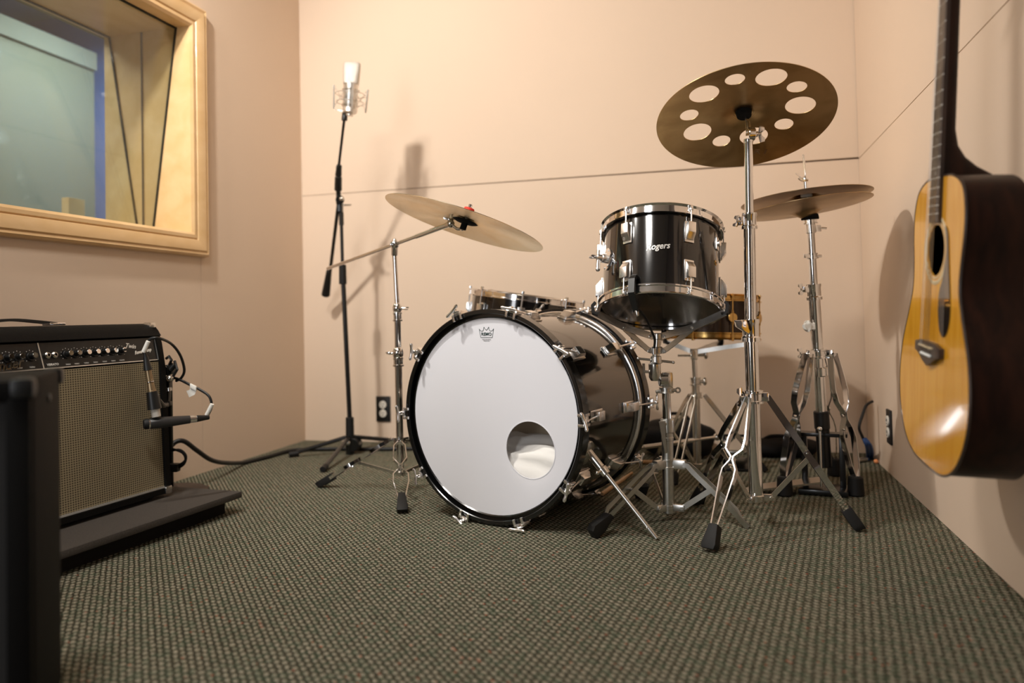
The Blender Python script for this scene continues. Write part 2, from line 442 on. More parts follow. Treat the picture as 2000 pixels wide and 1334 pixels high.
# back wall: lower and upper panel with an open joint that widens to the right
b = MB()
b.bb((XL - T, YB, 0), (XR + .12, YB + .06, SEAM))
b.prism([(XL - T, SEAM + .0018), (XR + .12, SEAM + .0085), (XR + .12, ZC), (XL - T, ZC)], (0, 0, 0), (1, 0, 0), (0, 0, 1), (0, 1, 0), YB, YB + .06)
single('wall_back', b, WALLM, kind='structure')
b = MB(); b.bb((XL - T, YB + .062, 0), (XR + .12, YB + .09, ZC)); single('wall_back_core', b, GAPM, kind='structure')
b = MB()
YD = 1.2
b.bb((XR, YD, 0), (XR + .06, YB - .0025, SEAM - .0015)); b.bb((XR, YD, SEAM + .0015), (XR + .06, YB - .004, ZC))
single('wall_right', b, WALLM, kind='structure')
b = MB(); b.bb((XR, YF, 0), (XR + .06, YD - .003, ZC)); single('wall_right_front', b, REARM, kind='structure')  # unseen stretch, darkened to keep the guitar side's reflection dark
b = MB(); b.bb((XR + .062, YF, 0), (XR + .12, YB, ZC)); single('wall_right_core', b, GAPM, kind='structure')
# left wall around the window opening
WY1, WY0, WZ0, WZ1 = 2.612, .55, .955, 1.772
b = MB()
b.bb((XL - T, .4, 0), (XL, 2.662, WZ0 - .018)); b.bb((XL - T, 2.664, 0), (XL, YB, WZ0 - .018))
b.bb((XL - T, .4, WZ1 + .018), (XL, YB, ZC)); b.bb((XL - T, WY1, WZ0 - .018), (XL, YB, WZ1 + .018)); b.bb((XL - T, .4, WZ0 - .018), (XL, WY0, WZ1 + .018))
single('wall_left', b, WALLM, kind='structure')
b = MB(); b.bb((XL - T, YF, 0), (XL, .397, ZC)); single('wall_left_front', b, REARM, kind='structure')  # unseen stretch, darkened to cut bounce light
b = MB(); b.bb((XL - T, YF - .06, 0), (XR + .1, YF, ZC)); single('wall_front', b, REARM, kind='structure')

# ------------------------------------------------------------------ control-room window
XD = -2.385
wroot = Thing('window_1', '', '', (XL, WY1, WZ0)); wroot.o['kind'] = 'structure'; del wroot.o['label']; del wroot.o['category']
j = MB()
j.bb((XD, WY1 - .018, WZ0 - .018), (XL, WY1, WZ1 + .018)); j.bb((XD, WY0, WZ1), (XL, WY1, WZ1 + .018))
j.bb((XD, WY0, WZ0 - .018), (XL, WY1, WZ0)); j.bb((XD, WY0, WZ0), (XL, WY0 + .018, WZ1))
jo = wroot.part('window_jamb', j, MAPLE)
# moulded trim, mitred: profile swept round the opening
prof = [(0, 0), (0, .012), (.010, .020), (.022, .020), (.026, .015), (.030, .022), (.060, .030), (.070, .030), (.074, .024), (.084, .028), (.092, .022), (.095, 0)]
t = MB(); ring = []
for (sy, sz) in ((WY1 - .018, WZ0), (WY1 - .018, WZ1), (WY0, WZ1), (WY0, WZ0)):
    dy = 1 if sy > 1.5 else -1; dz = 1 if sz > 1.3 else -1
    ring.append([V((XL + h, sy + dy * q, sz + dz * q)) for q, h in prof])
vs = [v for rr in ring for v in rr]; n = len(prof); fs = []
for i in range(4):
    for k in range(n - 1):
        A = i * n; B = ((i + 1) % 4) * n; fs.append([A + k, A + k + 1, B + k + 1, B + k])
t._add(vs, fs, False); wroot.part('window_frame', t, MAPLE, angle=20)
zt, zb = WZ1, WZ0
def pane(name, xt, xb):
    g = MB(); y0, y1 = WY0 + .02, WY1 - .019
    U = V((xb - xt, 0, zb - zt)); h = U.length; U.normalize(); W = V((0, 1, 0))
    g.frame(V(((xt + xb) / 2, (y0 + y1) / 2, (zt + zb) / 2)), (h, y1 - y0, .008), U, W)
    po = wroot.part(name, g, GLASS)
    k = MB()
    k.frame(V(((xt + xb) / 2, y1 - .0015, (zt + zb) / 2)), (h, .006, .007), U, W)
    k.frame(V((xt, (y0 + y1) / 2, zt - .003)), (.008, y1 - y0, .006)); k.frame(V((xb, (y0 + y1) / 2, zb + .003)), (.008, y1 - y0, .005))
    wroot.part('window_gasket', k, RUBBER, parent=po)
pane('window_pane', -2.040, -2.158)
pane('window_pane', -2.358, -2.226)
k = MB(); k.bb((-2.206, WY1 - .022, WZ0), (-2.199, WY1 - .017, WZ1)); wroot.part('window_joint', k, GAPM)

# control room beyond the glass
CRB = mat('blue_painted_wall', (.20, .30, .66), .8); CRG = mat('grey_green_wall', (.21, .21, .145), .8, var=.08, vscale=2)
CRC = mat('pale_ceiling', (.45, .55, .62), .8)
b = MB(); b.bb((-5.6, 3.75, 0), (XD - .005, 3.82, 2.7)); single('wall_control_room_back', b, CRB, kind='structure')
b = MB(); b.bb((-5.6, .0, 0), (-5.5, 3.75, 2.7)); single('wall_control_room_far', b, CRG, kind='structure')
b = MB(); b.bb((-5.6, -.1, 2.45), (XD - .005, 3.82, 2.5)); single('ceiling_control_room', b, CRC, kind='structure')
b = MB(); b.bb((XD - .06, -.1, 0), (XD - .005, 3.82, WZ0 - .02)); b.bb((XD - .06, -.1, WZ1 + .02), (XD - .005, 3.82, 2.45))
b.bb((XD - .06, WY1 + .12, WZ0 - .02), (XD - .005, 3.82, WZ1 + .02)); single('wall_control_room_side', b, CRG, kind='structure')
cqe = PLN(184, 105, 0, -3.35); cqh = cqe.z; cqy = cqe.y
bk = Thing('storage_cupboard', 'tall grey-green storage cupboard seen through the control-room glass', 'cupboard', (-3.5, cqy - .5, 0))
b = MB(); b.bb((-3.75, 1.2, 0), (-3.35, cqy, cqh), .004); bk.part('body', b, CRG)
b = MB(); b.bb((-3.349, 1.2, cqh - .10), (-3.33, cqy, cqh), .003); bk.part('header', b, mat('pale_grey_green', (.27, .27, .20), .8))
b = MB(); b.bb((-3.348, cqy - 1.1, .1), (-3.335, cqy - .07, cqh - .13), .003); bk.part('door', b, mat('olive_grey_panel', (.20, .20, .13), .6, coat=.3))
pz = PLN(147, 420, 0, -2.75)
b = MB(); b.bb((-2.78, pz.y - .045, 0), (-2.74, pz.y + .045, PLN(147, 388, 0, -2.75).z), .003)
single('wooden_post', b, MAPLE, 'short pale wooden post standing just behind the control-room glass', 'post')

# ------------------------------------------------------------------ outlets
def outlet(label, c, U, N, hw, plate=True):
    Z = V((0, 0, 1)); t = Thing('power_outlet', label, 'outlet', c)
    b = MB(); b.frame(c + N * .004, (hw * 2, .122, .008), U, Z, bev=.002); t.part('cover_plate', b, BLACKP)
    for s in (-1, 1):
        b = MB(); b.cyl(c + Z * (s * .021) + N * .006, c + Z * (s * .021) + N * .013, .0185, seg=24); so = t.part('socket', b, IVORY)
        b = MB()
        for q in (-.006, .006): b.frame(c + Z * (s * .021 + .003) + U * q + N * .0133, (.0022, .009, .001), U, Z)
        b.cyl(c + Z * (s * .021 - .009) + N * .0128, c + Z * (s * .021 - .009) + N * .0138, .003, seg=10)
        t.part('slots', b, BLACKP, parent=so)
    b = MB(); b.cyl(c + N * .008, c + N * .0095, .004, seg=12); t.part('screw', b, STEEL)
o1 = (PLN(737, 775, 1, YB) + PLN(762, 822, 1, YB)) / 2
outlet('duplex socket in a black plate low on the back wall beside the drums', V((o1.x, YB, o1.z)), V((1, 0, 0)), V((0, -1, 0)), .037)
o2 = (PLN(1734, 800, 0, XR) + PLN(1745, 868, 0, XR)) / 2
outlet('duplex socket on the side wall behind the acoustic guitar', V((XR, o2.y, o2.z)), V((0, -1, 0)), V((-1, 0, 0)), .032)

# ------------------------------------------------------------------ shared drum pieces
def drum_lug(mb, O, er, et, ax, L=.052, wdt=.022, pr=.022):
    """chamfered casing; ax points towards the rim it serves"""
    mb.frame(O + er * .002 , (wdt * 1.25, L * 1.25, .004), et, ax, er, bev=.0015)
    mb.prism([(-L / 2, 0), (-L / 2, pr * .35), (-L * .12, pr), (L / 2, pr), (L / 2, 0)], O, ax, er, et, -wdt / 2, wdt / 2, bev=.0018)

def rim_prof(R, h, s):
    # triple-flange rim from shell side (0) outwards (s = +1/-1 along axis)
    return [(R - .003, 0), (R + .004, 0), (R + .004, s * .004), (R - .001, s * .006), (R - .001, s * (h - .005)), (R + .005, s * h), (R + .003, s * (h + .002)), (R - .005, s * (h)), (R - .005, s * .002)]

# ------------------------------------------------------------------ bass drum
ax = V((.31, .951, 0)).normalized(); hz = V((ax.y, -ax.x, 0)); Z = V((0, 0, 1))
BC = V((-.64, 2.125, .312)); RB = .309
bd = Thing('bass_drum', 'black bass drum lying on its side on the green carpet with a white front head', 'bass drum', (BC.x + .07, BC.y + .2, 0))
def er_(t): return hz * math.cos(t) + Z * math.sin(t)
def et_(t): return -hz * math.sin(t) + Z * math.cos(t)
SH0, SH1, RS = .040, .405, .288
b = MB(); b.lathe([(RS - .008, SH0), (RS, SH0), (RS, SH1), (RS - .008, SH1)], BC, ax, 128, closed=True)
shell = bd.part('shell', b, WRAP, angle=40)
for a0, nm in ((0, 'front_hoop'), (.418, 'rear_hoop')):
    b = MB(); b.lathe([(RB - .013, a0 + .002), (RB - .011, a0), (RB - .002, a0), (RB, a0 + .002), (RB, a0 + .036), (RB - .002, a0 + .038), (RB - .013, a0 + .038)], BC, ax, 128, closed=True)
    ho = bd.part(nm, b, HOOPB)
for a0, a1, nm in ((.0385, .050, 'metal_band'), (.403, .4172, 'metal_band')):
    b = MB(); b.lathe([(RS + .001, a0)] + [(RS + .004 + .0075 * math.sin(PI * q / 8), a0 + (a1 - a0) * (.5 - .5 * math.cos(PI * q / 8))) for q in range(9)] + [(RS + .001, a1)], BC, ax, 128, closed=True); bd.part(nm, b, LUGM, label='bright metal band between hoop and shell')
# front head: collar + film with port hole
hc = PLN  # noqa
def on_head(px, py, a=.018):
    o = BC + ax * a; d = ray(px, py); X = CAM + d * ((o - CAM).dot(ax) / d.dot(ax)) - o
    return X.dot(hz), X.z
hx, hy = .131, -.088; hr = .080
b = MB(); RH = RB - .0235; nseg = 96
outer = []; inner = []
b.lathe([(RB - .0135, .006), (RB - .0135, .022), (RH, .022), (RH - .002, .016), (RH + .001, .013)], BC, ax, nseg)
col = bd.part('head_collar', b, HOOPB)
b = MB(); vs = []; rows = 14
for i in range(rows + 1):
    t = i / rows
    for k in range(nseg):
        an = 2 * PI * k / nseg; ex, ez = math.cos(an), math.sin(an)
        X = V((hx + hr * ex) * (1 - t) + RH * ex * t for _ in range(1)) if False else ((hx + hr * ex) * (1 - t) + RH * ex * t, (hy + hr * ez) * (1 - t) + RH * ez * t)
        rr = math.hypot(*X); aa = .016 - .0 * rr
        vs.append(BC + hz * X[0] + Z * X[1] + ax * aa)
fs = [[i * nseg + k, i * nseg + (k + 1) % nseg, (i + 1) * nseg + (k + 1) % nseg, (i + 1) * nseg + k] for i in range(rows) for k in range(nseg)]
b._add(vs, fs); fh = bd.part('front_head', b, HEADW, label='white front head with an offset round port hole')
b = MB(); b.lathe([(hr + .0015, .0152), (hr - .0005, .0152), (hr - .001, .0168), (hr + .0015, .0168)], BC + hz * hx + Z * hy, ax, 64, closed=True); bd.part('port_rim', b, HEADW, parent=fh)
# printed crown logo
lx, lz = on_head(951, 652); LO = BC + ax * .0155 + hz * lx + Z * lz; sc_ = .0255
crown = [(-1, .62), (-.9, .48), (-.72, .35), (-.55, .33), (-.42, .45), (-.33, .85), (-.2, .62), (0, .45), (.2, .62), (.33, .85), (.42, .45), (.55, .33), (.72, .35), (.9, .48), (1, .62), (.8, -.45), (-.8, -.45)]
def crown_mb(mb, O, U, W, N, s, wdt=.0011):
    pts = [O + U * (x * s) + W * (y * s * .92) for x, y in crown]
    for i in range(len(pts)):
        mb.strap([pts[i], pts[(i + 1) % len(pts)]], N.cross((pts[(i + 1) % len(pts)] - pts[i])), wdt, .0005)
b = MB(); crown_mb(b, LO, hz, Z, -ax, sc_)
b.text('REMO', LO + Z * (-.001), hz, Z, -ax, .0125, .0005, bold=.0002, xs=1.08)
bd.part('printed_logo', b, INK, parent=fh)
b = MB(); b.text('WEATHER KING', LO + Z * (-.0165), hz, Z, -ax, .0042, .0004); b.text('MADE IN USA', LO + Z * (-.0205), hz, Z, -ax, .0034, .0004)
bd.part('small_print', b, mat('grey_ink', (.30, .30, .30), .6), parent=fh)
b = MB(); b.lathe([(0, .4345), (RS, .434), (RS, .430), (0, .430)], BC, ax, 96); bd.part('rear_head', b, HEADC)
b = MB(); b.lathe([(RS - .010, SH0 + .002), (RS - .0085, SH0 + .002), (RS - .0085, SH1 - .002), (RS - .010, SH1 - .002)], BC, ax, 96, closed=True)
bd.part('shell_lining', b, mat('bare_maple_ply', (.55, .40, .25), .6), parent=shell)
for side in (0, 1):
    for k in range(10):
        th = math.radians(1 + 36 * k); er, et = er_(th), et_(th)
        if side == 0: A0, d = SH0 + .075, -ax
        else: A0, d = SH1 - .075, ax
        # lug casing
        b = MB(); drum_lug(b, BC + ax * A0 + er * RS, er, et, d, L=.058, wdt=.026, pr=.026); bd.part('lug', b, LUGM)
        e0 = 0 if side == 0 else .456       # outer face of hoop
        O = BC + ax * e0
        b = MB(); s = 1 if side == 0 else -1
        for q in (-.017, .010):
            b.prism([(RB + .0006, .026 * s), (RB + .008, .024 * s), (RB + .010, -.004 * s), (RB + .004, -.0075 * s), (RB - .014, -.0075 * s), (RB - .015, -.002 * s), (RB + .0006, -.0012 * s)],
                    O, er, ax, et, q, q + .008, bev=.0009)
        b.prism([(RB + .0006, .010 * s), (RB + .012, .008 * s), (RB + .012, -.004 * s), (RB + .0006, -.0012 * s)], O, er, ax, et, -.010, .011, bev=.0009)
        cl = bd.part('tension_claw', b, LUGM)
        b = MB(); ro = RB + .014
        b.cyl(BC + ax * A0 + d * .02 + er * (RS + .015), O + er * ro - ax * (s * .012), .0030, seg=10)
        b.cyl(O + er * ro - ax * (s * .004), O + er * ro - ax * (s * .016), .0062, seg=14)
        bd.part('tension_rod', b, LUGM, parent=cl)
        b = MB(); tw = random.uniform(-.6, .6); dd = (et * math.cos(tw) + er * math.sin(tw)); nn = dd.cross(ax)
        c0 = O + er * ro - ax * (s * .020)
        b.tube([c0 + dd * x * .026 - ax * (s * abs(x) ** 2 * .004) for x in (-1, -.8, -.45, 0, .45, .8, 1)], [.0028, .0052, .0040, .0046, .0040, .0052, .0028], 12)
        bd.part('wing_handle', b, LUGM, parent=cl)
# spurs
for sgn in (1, -1):
    th = math.radians(-20 if sgn > 0 else 200); er, et = er_(th), et_(th); a0 = .092
    base = BC + ax * a0 + er * RS
    if sgn > 0: foot = FL(1283, 1052, .004)
    else: foot = BC + hz * (-.37) + ax * .26; foot.z = .004
    b = MB(); b.lathe([(0, .009), (.022, .0085), (.034, .004), (.036, 0)], base - er * .003, er, 32); br = bd.part('spur_bracket', b, CHROME_OLD)
    k0 = base + er * .012; dr = (foot - k0).normalized()
    b = MB(); b.cyl(k0 - dr * .012, k0 + dr * .045, .0115, seg=18); b.cyl(k0 + dr * .045, k0 + dr * .068, .0150, .0135, seg=18)
    cr = dr.cross(er).normalized(); cc = k0 + dr * .052
    b.cyl(cc - cr * .034, cc + cr * .034, .0038, seg=12); b.sph(cc - cr * .034, .0062); b.sph(cc + cr * .034, .0062)
    bd.part('spur_clamp', b, CHROME_OLD, parent=br)
    b = MB(); b.cyl(k0 + dr * .03, foot - dr * .03, .0062, seg=16); b.cyl(foot - dr * .032, foot, .0068, .0055, seg=16); b.sph(foot - dr * .036 + cr * .006, .0028)
    bd.part('spur_leg', b, STEEL)

# pillow and blanket inside the shell
def soft(name, c, size, U, W, m, label, cat, seed, clip=None):
    b = MB(); b.sph((0, 0, 0), 1, seg=56); rnd = random.Random(seed)
    ph = [(V((rnd.uniform(-1, 1), rnd.uniform(-1, 1), rnd.uniform(-1, 1))).normalized() * rnd.uniform(3, 10), rnd.uniform(0, 6), rnd.uniform(.02, .05)) for _ in range(10)]
    for v in b.bm.verts:
        p = v.co.copy(); q = V([math.copysign(abs(x) ** .75, x) for x in p])
        r = 1 + sum(a * (1 - abs(math.sin(k.dot(p) + o))) * 1.6 for k, o, a in ph) - .12
        v.co = V(c) + V(U) * (q.x * size[0] * r) + V(W) * (q.y * size[1] * r) + V(U).cross(V(W)) * (q.z * size[2] * r)
        if clip: v.co = clip(v.co)
    return single(name, b, m, label, cat, loc=c, angle=0)
def in_shell(p):
    q = p - BC; a = q.dot(ax); q2 = q - ax * a; r = q2.length
    if r > RS - .012: q2 *= (RS - .012) / r
    a = min(max(a, .028), .424); return BC + ax * a + q2
soft('pillow', BC + ax * .15 + hz * .10 - Z * .175, (.20, .11, .095), hz, ax, CLOTHW, 'crumpled white pillow stuffed in the bottom of the bass drum', 'pillow', 3, in_shell)
soft('folded_blanket', BC + ax * .29 + hz * .04 - Z * .02, (.24, .085, .19), hz, ax, CLOTHB, 'beige blanket bunched against the rear head inside the bass drum', 'blanket', 8, in_shell)

# ------------------------------------------------------------------ stand helpers
def double_leg(th, mb_parent, top, foot, gaps, width, thick, m, rub=.075, rubr=.017, wdir=None, name='leg'):
    """two flat bars that bow apart and pinch together. gaps: list of (t, half gap)"""
    top = V(top); foot = V(foot); d = foot - top; rad = V((d.x, d.y, 0)).normalized(); tang = rad.cross(V((0, 0, 1))).normalized()
    wd = V(wdir) if wdir else d.cross(tang).normalized()
    b = MB(); end = foot - d.normalized() * (rub * .55)
    for s in (-1, 1):
        b.strap([lerp(top, end, t) + tang * (s * g) for t, g in gaps], wd, width, thick)
    for t, g in gaps[1:-1]:
        if g < thick * 1.8: b.cyl(lerp(top, end, t) - tang * .006, lerp(top, end, t) + tang * .006, .0035, seg=10)
    b.cyl(top - tang * (gaps[0][1] + .004), top + tang * (gaps[0][1] + .004), .004, seg=12)
    lo = th.part(name, b, m)
    b = MB(); u = d.normalized(); c = foot - u * (rub / 2)
    b.prism([(-rub / 2, -rubr * .62), (-rub / 2, rubr * .62), (rub * .30, rubr), (rub / 2, rubr * .9), (rub / 2, -rubr * .9), (rub * .30, -rubr)], c, u, tang, u.cross(tang), -rubr * .75, rubr * .75, bev=.004)
    zmin = min(v.co.z for v in b.bm.verts)
    for v in b.bm.verts: v.co.z = max(v.co.z, foot.z)
    th.part('rubber_foot', b, RUBBER, parent=lo)
    return lo
def tripod_feet(c, a0, r): return [V((c[0] + r * math.cos(a0 + k * 2 * PI / 3), c[1] + r * math.sin(a0 + k * 2 * PI / 3), 0)) for k in range(3)]
def collar(mb, c, u, r, h, flange=.003):
    mb.lathe([(0, 0), (r + flange, 0), (r + flange, h * .18), (r, h * .24), (r, h * .78), (r + flange * .6, h * .84), (r + flange * .6, h), (0, h)], V(c) - V(u).normalized() * (h / 2), u, 24)
def wingnut(mb, c, d, w, s=.018):
    """wing nut at c on a short shaft along d, wings along w"""
    c = V(c); d = V(d).normalized(); w = V(w).normalized()
    mb.cyl(c, c + d * .016, .0045, seg=12)
    n = d.cross(w)
    mb.prism([(-s, -.002), (-s * .85, .011), (-s * .45, .012), (-.004, .002), (.004, .002), (s * .45, .012), (s * .85, .011), (s, -.002), (.006, -.006), (-.006, -.006)], c + d * .014, w, d, n, -.0018, .0018, bev=.0008)

# ------------------------------------------------------------------ tall straight cymbal stand (with the holed cymbal)
SB = V((.088, 2.244, 0))
cs = Thing('cymbal_stand', 'tall straight chrome cymbal stand holding the dark cymbal with round holes', 'cymbal stand', SB)
dS = 2.135
p_bot = P(1477, 975, dS); p_leg = P(1472, 775, dS); p_c1 = P(1466, 645, dS + .003); p_c2 = P(1463.5, 432, dS + .006); p_top = P(1461.5, 276, dS + .01)
b = MB(); b.cyl(p_bot, p_c1, .0190, seg=28); cs.part('lower_tube', b, CHROME)
b = MB(); b.cyl(p_c1, p_c2, .0158, seg=28); cs.part('middle_tube', b, CHROME)
b = MB(); b.cyl(p_c2, p_top, .0120, seg=28); cs.part('upper_tube', b, CHROME)
u = (p_top - p_bot).normalized()
L_ = rgt.copy()
b = MB(); collar(b, p_c1, u, .0225, .062); b.prism([(-.048, .028), (-.008, .030), (0, .004), (-.012, -.010), (-.044, .010)], p_c1 - fwd * .012, L_, u, -fwd, -.008, .010, bev=.002)
cs.part('height_clamp', b, CHROME)
b = MB(); collar(b, p_c2, u, .0190, .045); b.cyl(p_c2, p_c2 - L_ * .03, .007, seg=14); b.frame(p_c2 - L_ * .024, (.014, .024, .016), L_, u, bev=.002); wingnut(b, p_c2 - L_ * .020 - fwd * .004, -L_, u + L_ * .2, .017)
cs.part('height_clamp', b, CHROME)
lc = p_leg
b = MB(); collar(b, lc, u, .0235, .034, .004)
feet = [FL(1385, 1078), FL(1680, 1037), FL(1385, 992)]
feet[2] = V((-.075, 2.462, 0))
hin = []
for fpt in feet:
    rd = V((fpt.x - SB.x, fpt.y - SB.y, 0)).normalized(); hp = lc + rd * .036; hin.append(hp)
    b.frame(lc + rd * .026, (.028, .020, .024), rd, rd.cross(Z), bev=.003)
wingnut(b, lc - rgt * .024 - fwd * .01, -rgt, Z, .028)
cs.part('leg_collar', b, CHROME)
bc = p_bot + u * .006
b = MB(); b.cyl(p_bot - u * .006, p_bot + u * .014, .0225, seg=24)
for fpt in feet:
    rd = V((fpt.x - SB.x, fpt.y - SB.y, 0)).normalized(); b.frame(bc + rd * .026, (.034, .012, .018), rd, rd.cross(Z), bev=.002)
cs.part('base_collar', b, CHROME_OLD)
G = [(0, .005), (.06, .009), (.32, .024), (.395, .0235), (.45, .0035), (.475, .0035), (.54, .018), (.60, .0190), (.93, .009), (1.0, .003)]
for i, (fpt, hp) in enumerate(zip(feet, hin)):
    lo = double_leg(cs, None, hp, V((fpt.x, fpt.y, .004)), G, .017, .0035, CHROME, rub=.066, rubr=.0195)
    rd = V((fpt.x - SB.x, fpt.y - SB.y, 0)).normalized(); mid = lerp(hp, fpt, .46)
    b = MB(); b.strap([bc + rd * .040, mid], (mid - bc).cross(rd.cross(Z)), .013, .0032); b.cyl(mid - rd.cross(Z) * .007, mid + rd.cross(Z) * .007, .004, seg=10)
    b.cyl(bc + rd * .040 - rd.cross(Z) * .008, bc + rd * .040 + rd.cross(Z) * .008, .0045, seg=10)
    cs.part('brace', b, CHROME_OLD, parent=lo)
# tilter
ozc = V((.093, 2.244, 1.153)); ozn = V((-.057, .364, .93)).normalized()
tl = P(1467, 262, dS + .005)
b = MB(); b.cyl(tl - rgt * .010, tl + rgt * .010, .0185, seg=28); b.cyl(tl + rgt * .010, tl + rgt * .018, .008, seg=14); b.cyl(p_top - u * .004, p_top + u * .006, .0135, seg=20)
wingnut(b, tl + rgt * .012, rgt, Z, .024); cs.part('tilter', b, CHROME)
b = MB(); b.cyl(tl - rgt * .006 + ozn * .008, ozc + ozn * .045, .0042, seg=14); b.cyl(tl - rgt * .006 + ozn * .006, tl - rgt * .006 + ozn * .040, .0075, seg=14); cs.part('tilter_rod', b, CHROME_OLD)
b = MB(); b.cyl(ozc - ozn * .022 + ozn * .012, ozc + ozn * .016, .020, .023, seg=28); cs.part('felt_washer', b, FELT)
b = MB(); b.cyl(ozc + ozn * .0345, ozc + ozn * .048, .013, seg=24); cs.part('wing_nut', b, BLACKP)

# ------------------------------------------------------------------ cymbals (shaped as real bowed discs)
def cym_h(r, R, bell=.16, bow=.06, bh=.022):
    x = r / R
    h = bow * R * (1 - x * x) * 1.0
    if x < bell * 1.35: h += bh * .5 * (1 + math.cos(PI * min(1, x / (bell * 1.35))))
    return h
def cymbal(name, label, c, n, R, m, holes=(), bell=.16, bow=.06, bh=.022, group=None, th=.0014, hub=.006, flip=False):
    """c = centre of the rim plane; bell rises along n"""
    n = V(n).normalized(); a, q = perp(n); c = V(c)
    t = bmesh.new()
    if not holes:
        b = MB(); pr = []
        rs = [hub] + [R * x for x in (.05, .09, .13, .17, .20, .23, .27, .35, .45, .55, .65, .75, .85, .93, .98, 1)]
        pr = [(r, cym_h(r, R, bell, bow, bh)) for r in rs] + [(r, cym_h(r, R, bell, bow, bh) - th) for r in reversed(rs)]
        b.lathe(pr, c, n, 96, closed=True)
        return single(name, b, m, label, 'cymbal', group, loc=c, angle=50)
    # flat grid triangulated around holes
    c2 = bpy.data.curves.new('c', 'CURVE'); c2.dimensions = '2D'; c2.fill_mode = 'BOTH'
    def ringpts(cx, cy, r, k):
        s = c2.splines.new('POLY'); s.points.add(k - 1)
        for i in range(k): s.points[i].co = (cx + r * math.cos(2 * PI * i / k), cy + r * math.sin(2 * PI * i / k), 0, 1)
        s.use_cyclic_u = True
    ringpts(0, 0, R, 128); ringpts(0, 0, hub, 16)
    for (hx_, hy_, hr_) in holes: ringpts(hx_, hy_, hr_, 40)
    o = bpy.data.objects.new('c', c2); COL.objects.link(o); bpy.context.view_layer.update()
    me = bpy.data.meshes.new_from_object(o.evaluated_get(bpy.context.evaluated_depsgraph_get()))
    bpy.data.objects.remove(o); bpy.data.curves.remove(c2)
    t.from_mesh(me); bpy.data.meshes.remove(me)
    bmesh.ops.remove_doubles(t, verts=t.verts, dist=1e-6)
    bmesh.ops.triangulate(t, faces=t.faces)
    for _ in range(4):
        lg = [e for e in t.edges if e.calc_length() > .02 and not e.is_boundary]
        if not lg: break
        bmesh.ops.subdivide_edges(t, edges=lg, cuts=1); bmesh.ops.triangulate(t, faces=t.faces)
        bmesh.ops.beautify_fill(t, faces=t.faces, edges=[e for e in t.edges if not e.is_boundary])
    for v in t.verts:
        r = math.hypot(v.co.x, v.co.y); v.co.z = cym_h(r, R, bell, bow, bh)
    g = bmesh.ops.extrude_face_region(t, geom=list(t.faces))
    for v in [e for e in g['geom'] if isinstance(e, bmesh.types.BMVert)]: v.co.z -= th
    t.verts.index_update()
    b = MB(); b._add([c + a * v.co.x + q * v.co.y + n * v.co.z for v in t.verts], [[v.index for v in f.verts] for f in t.faces]); t.free()
    return single(name, b, m, label, 'cymbal', group, loc=c, angle=50)
ROZ = .243
ozrim = ozc - ozn * .020
oa, oq = perp(ozn)
def onoz(px, py):
    d = ray(px, py); X = CAM + d * ((ozc - ozn * .008 - CAM).dot(ozn) / d.dot(ozn)) - ozrim; return X.dot(oa), X.dot(oq)
holes = [(*onoz(*p), .0395) for p in ((1375, 181), (1506, 148), (1563, 204), (1472, 266), (1362, 257))] + [(*onoz(*p), .0255) for p in ((1435, 152), (1556, 167), (1531, 242), (1409, 275), (1346, 223))]
oz = cymbal('crash_cymbal', 'dark unpolished bronze cymbal with ten round holes atop the tall straight stand', ozrim, ozn, ROZ, CYM_DARK, holes, bell=.2, bow=.07, bh=.016)
b = MB(); ex, ey = onoz(1484, 290); pt = ozrim + oa * ex + oq * ey
tv = (P(1484, 280, 2.1) - P(1484, 300, 2.1)); tv = (tv - ozn * tv.dot(ozn)).normalized(); tu = tv.cross(-ozn).normalized()
if tu.dot(rgt) < 0: tu = -tu
b.text('R I', pt + ozn * .0005, tu, tv, -ozn, .034, .001, bold=.0008)
lt = bpy.data.objects.new('stamped_letters', _mesh('stamped_letters', b, mat('stamped_ink', (.24, .15, .08), .45, .6), ozrim, 35)); COL.objects.link(lt); lt.parent = oz

# boom stand + crash
crc = V((-.735, 2.235, .884)); crn = V((.292, .151, .944)).normalized(); RC = .252
cymbal('crash_cymbal', 'golden crash cymbal with a red felt on top, tilted on the boom arm', crc, crn, RC, CYM_GOLD, bell=.17, bow=.055, bh=.020)
SB2 = V((-1.083, 2.50, 0)); dB = 2.665
bs = Thing('boom_cymbal_stand', 'thin chrome boom stand with angled arm beside the bass drum', 'cymbal stand', SB2)
q0 = P(782.5, 925, dB); q1 = P(777.5, 690, dB); q2 = P(776, 602, dB); q3 = P(770.5, 492, dB)
b = MB(); b.cyl(q0, q1, .0130, seg=24); bs.part('lower_tube', b, CHROME)
b = MB(); b.cyl(q1, q2, .0115, seg=24); bs.part('middle_tube', b, CHROME)
b = MB(); b.cyl(q2, q3, .0082, seg=24); bs.part('upper_tube', b, CHROME)
uu = (q3 - q0).normalized()
for c, sz, dr in ((q1, .0195, -rgt), (q2, .0165, rgt)):
    b = MB(); b.sph(c, sz, (1, 1, 1.35), U=rgt, Vv=fwd); collar(b, c - uu * .03, uu, sz * .85, .03)
    wingnut(b, c + dr * (sz * .8), dr, uu.cross(dr) + uu * .3, .016); bs.part('height_clamp', b, CHROME)
br_ = P(873, 440, 2.44); bm_ = P(771, 477, 2.655)
k = 1.0
for _ in range(60):
    e = bm_ + (bm_ - br_) * k; px = CX + FPX * (e - CAM).dot(rgt) / depth(e)
    k *= 1 + (px - 640) / 260 * .5
bl_ = bm_ + (bm_ - br_) * k
b = MB(); b.cyl(bl_, br_, .0063, seg=20); b.cyl(lerp(br_, bl_, .0), lerp(br_, bl_, .22), .0082, seg=20); bs.part('boom_arm', b, CHROME)
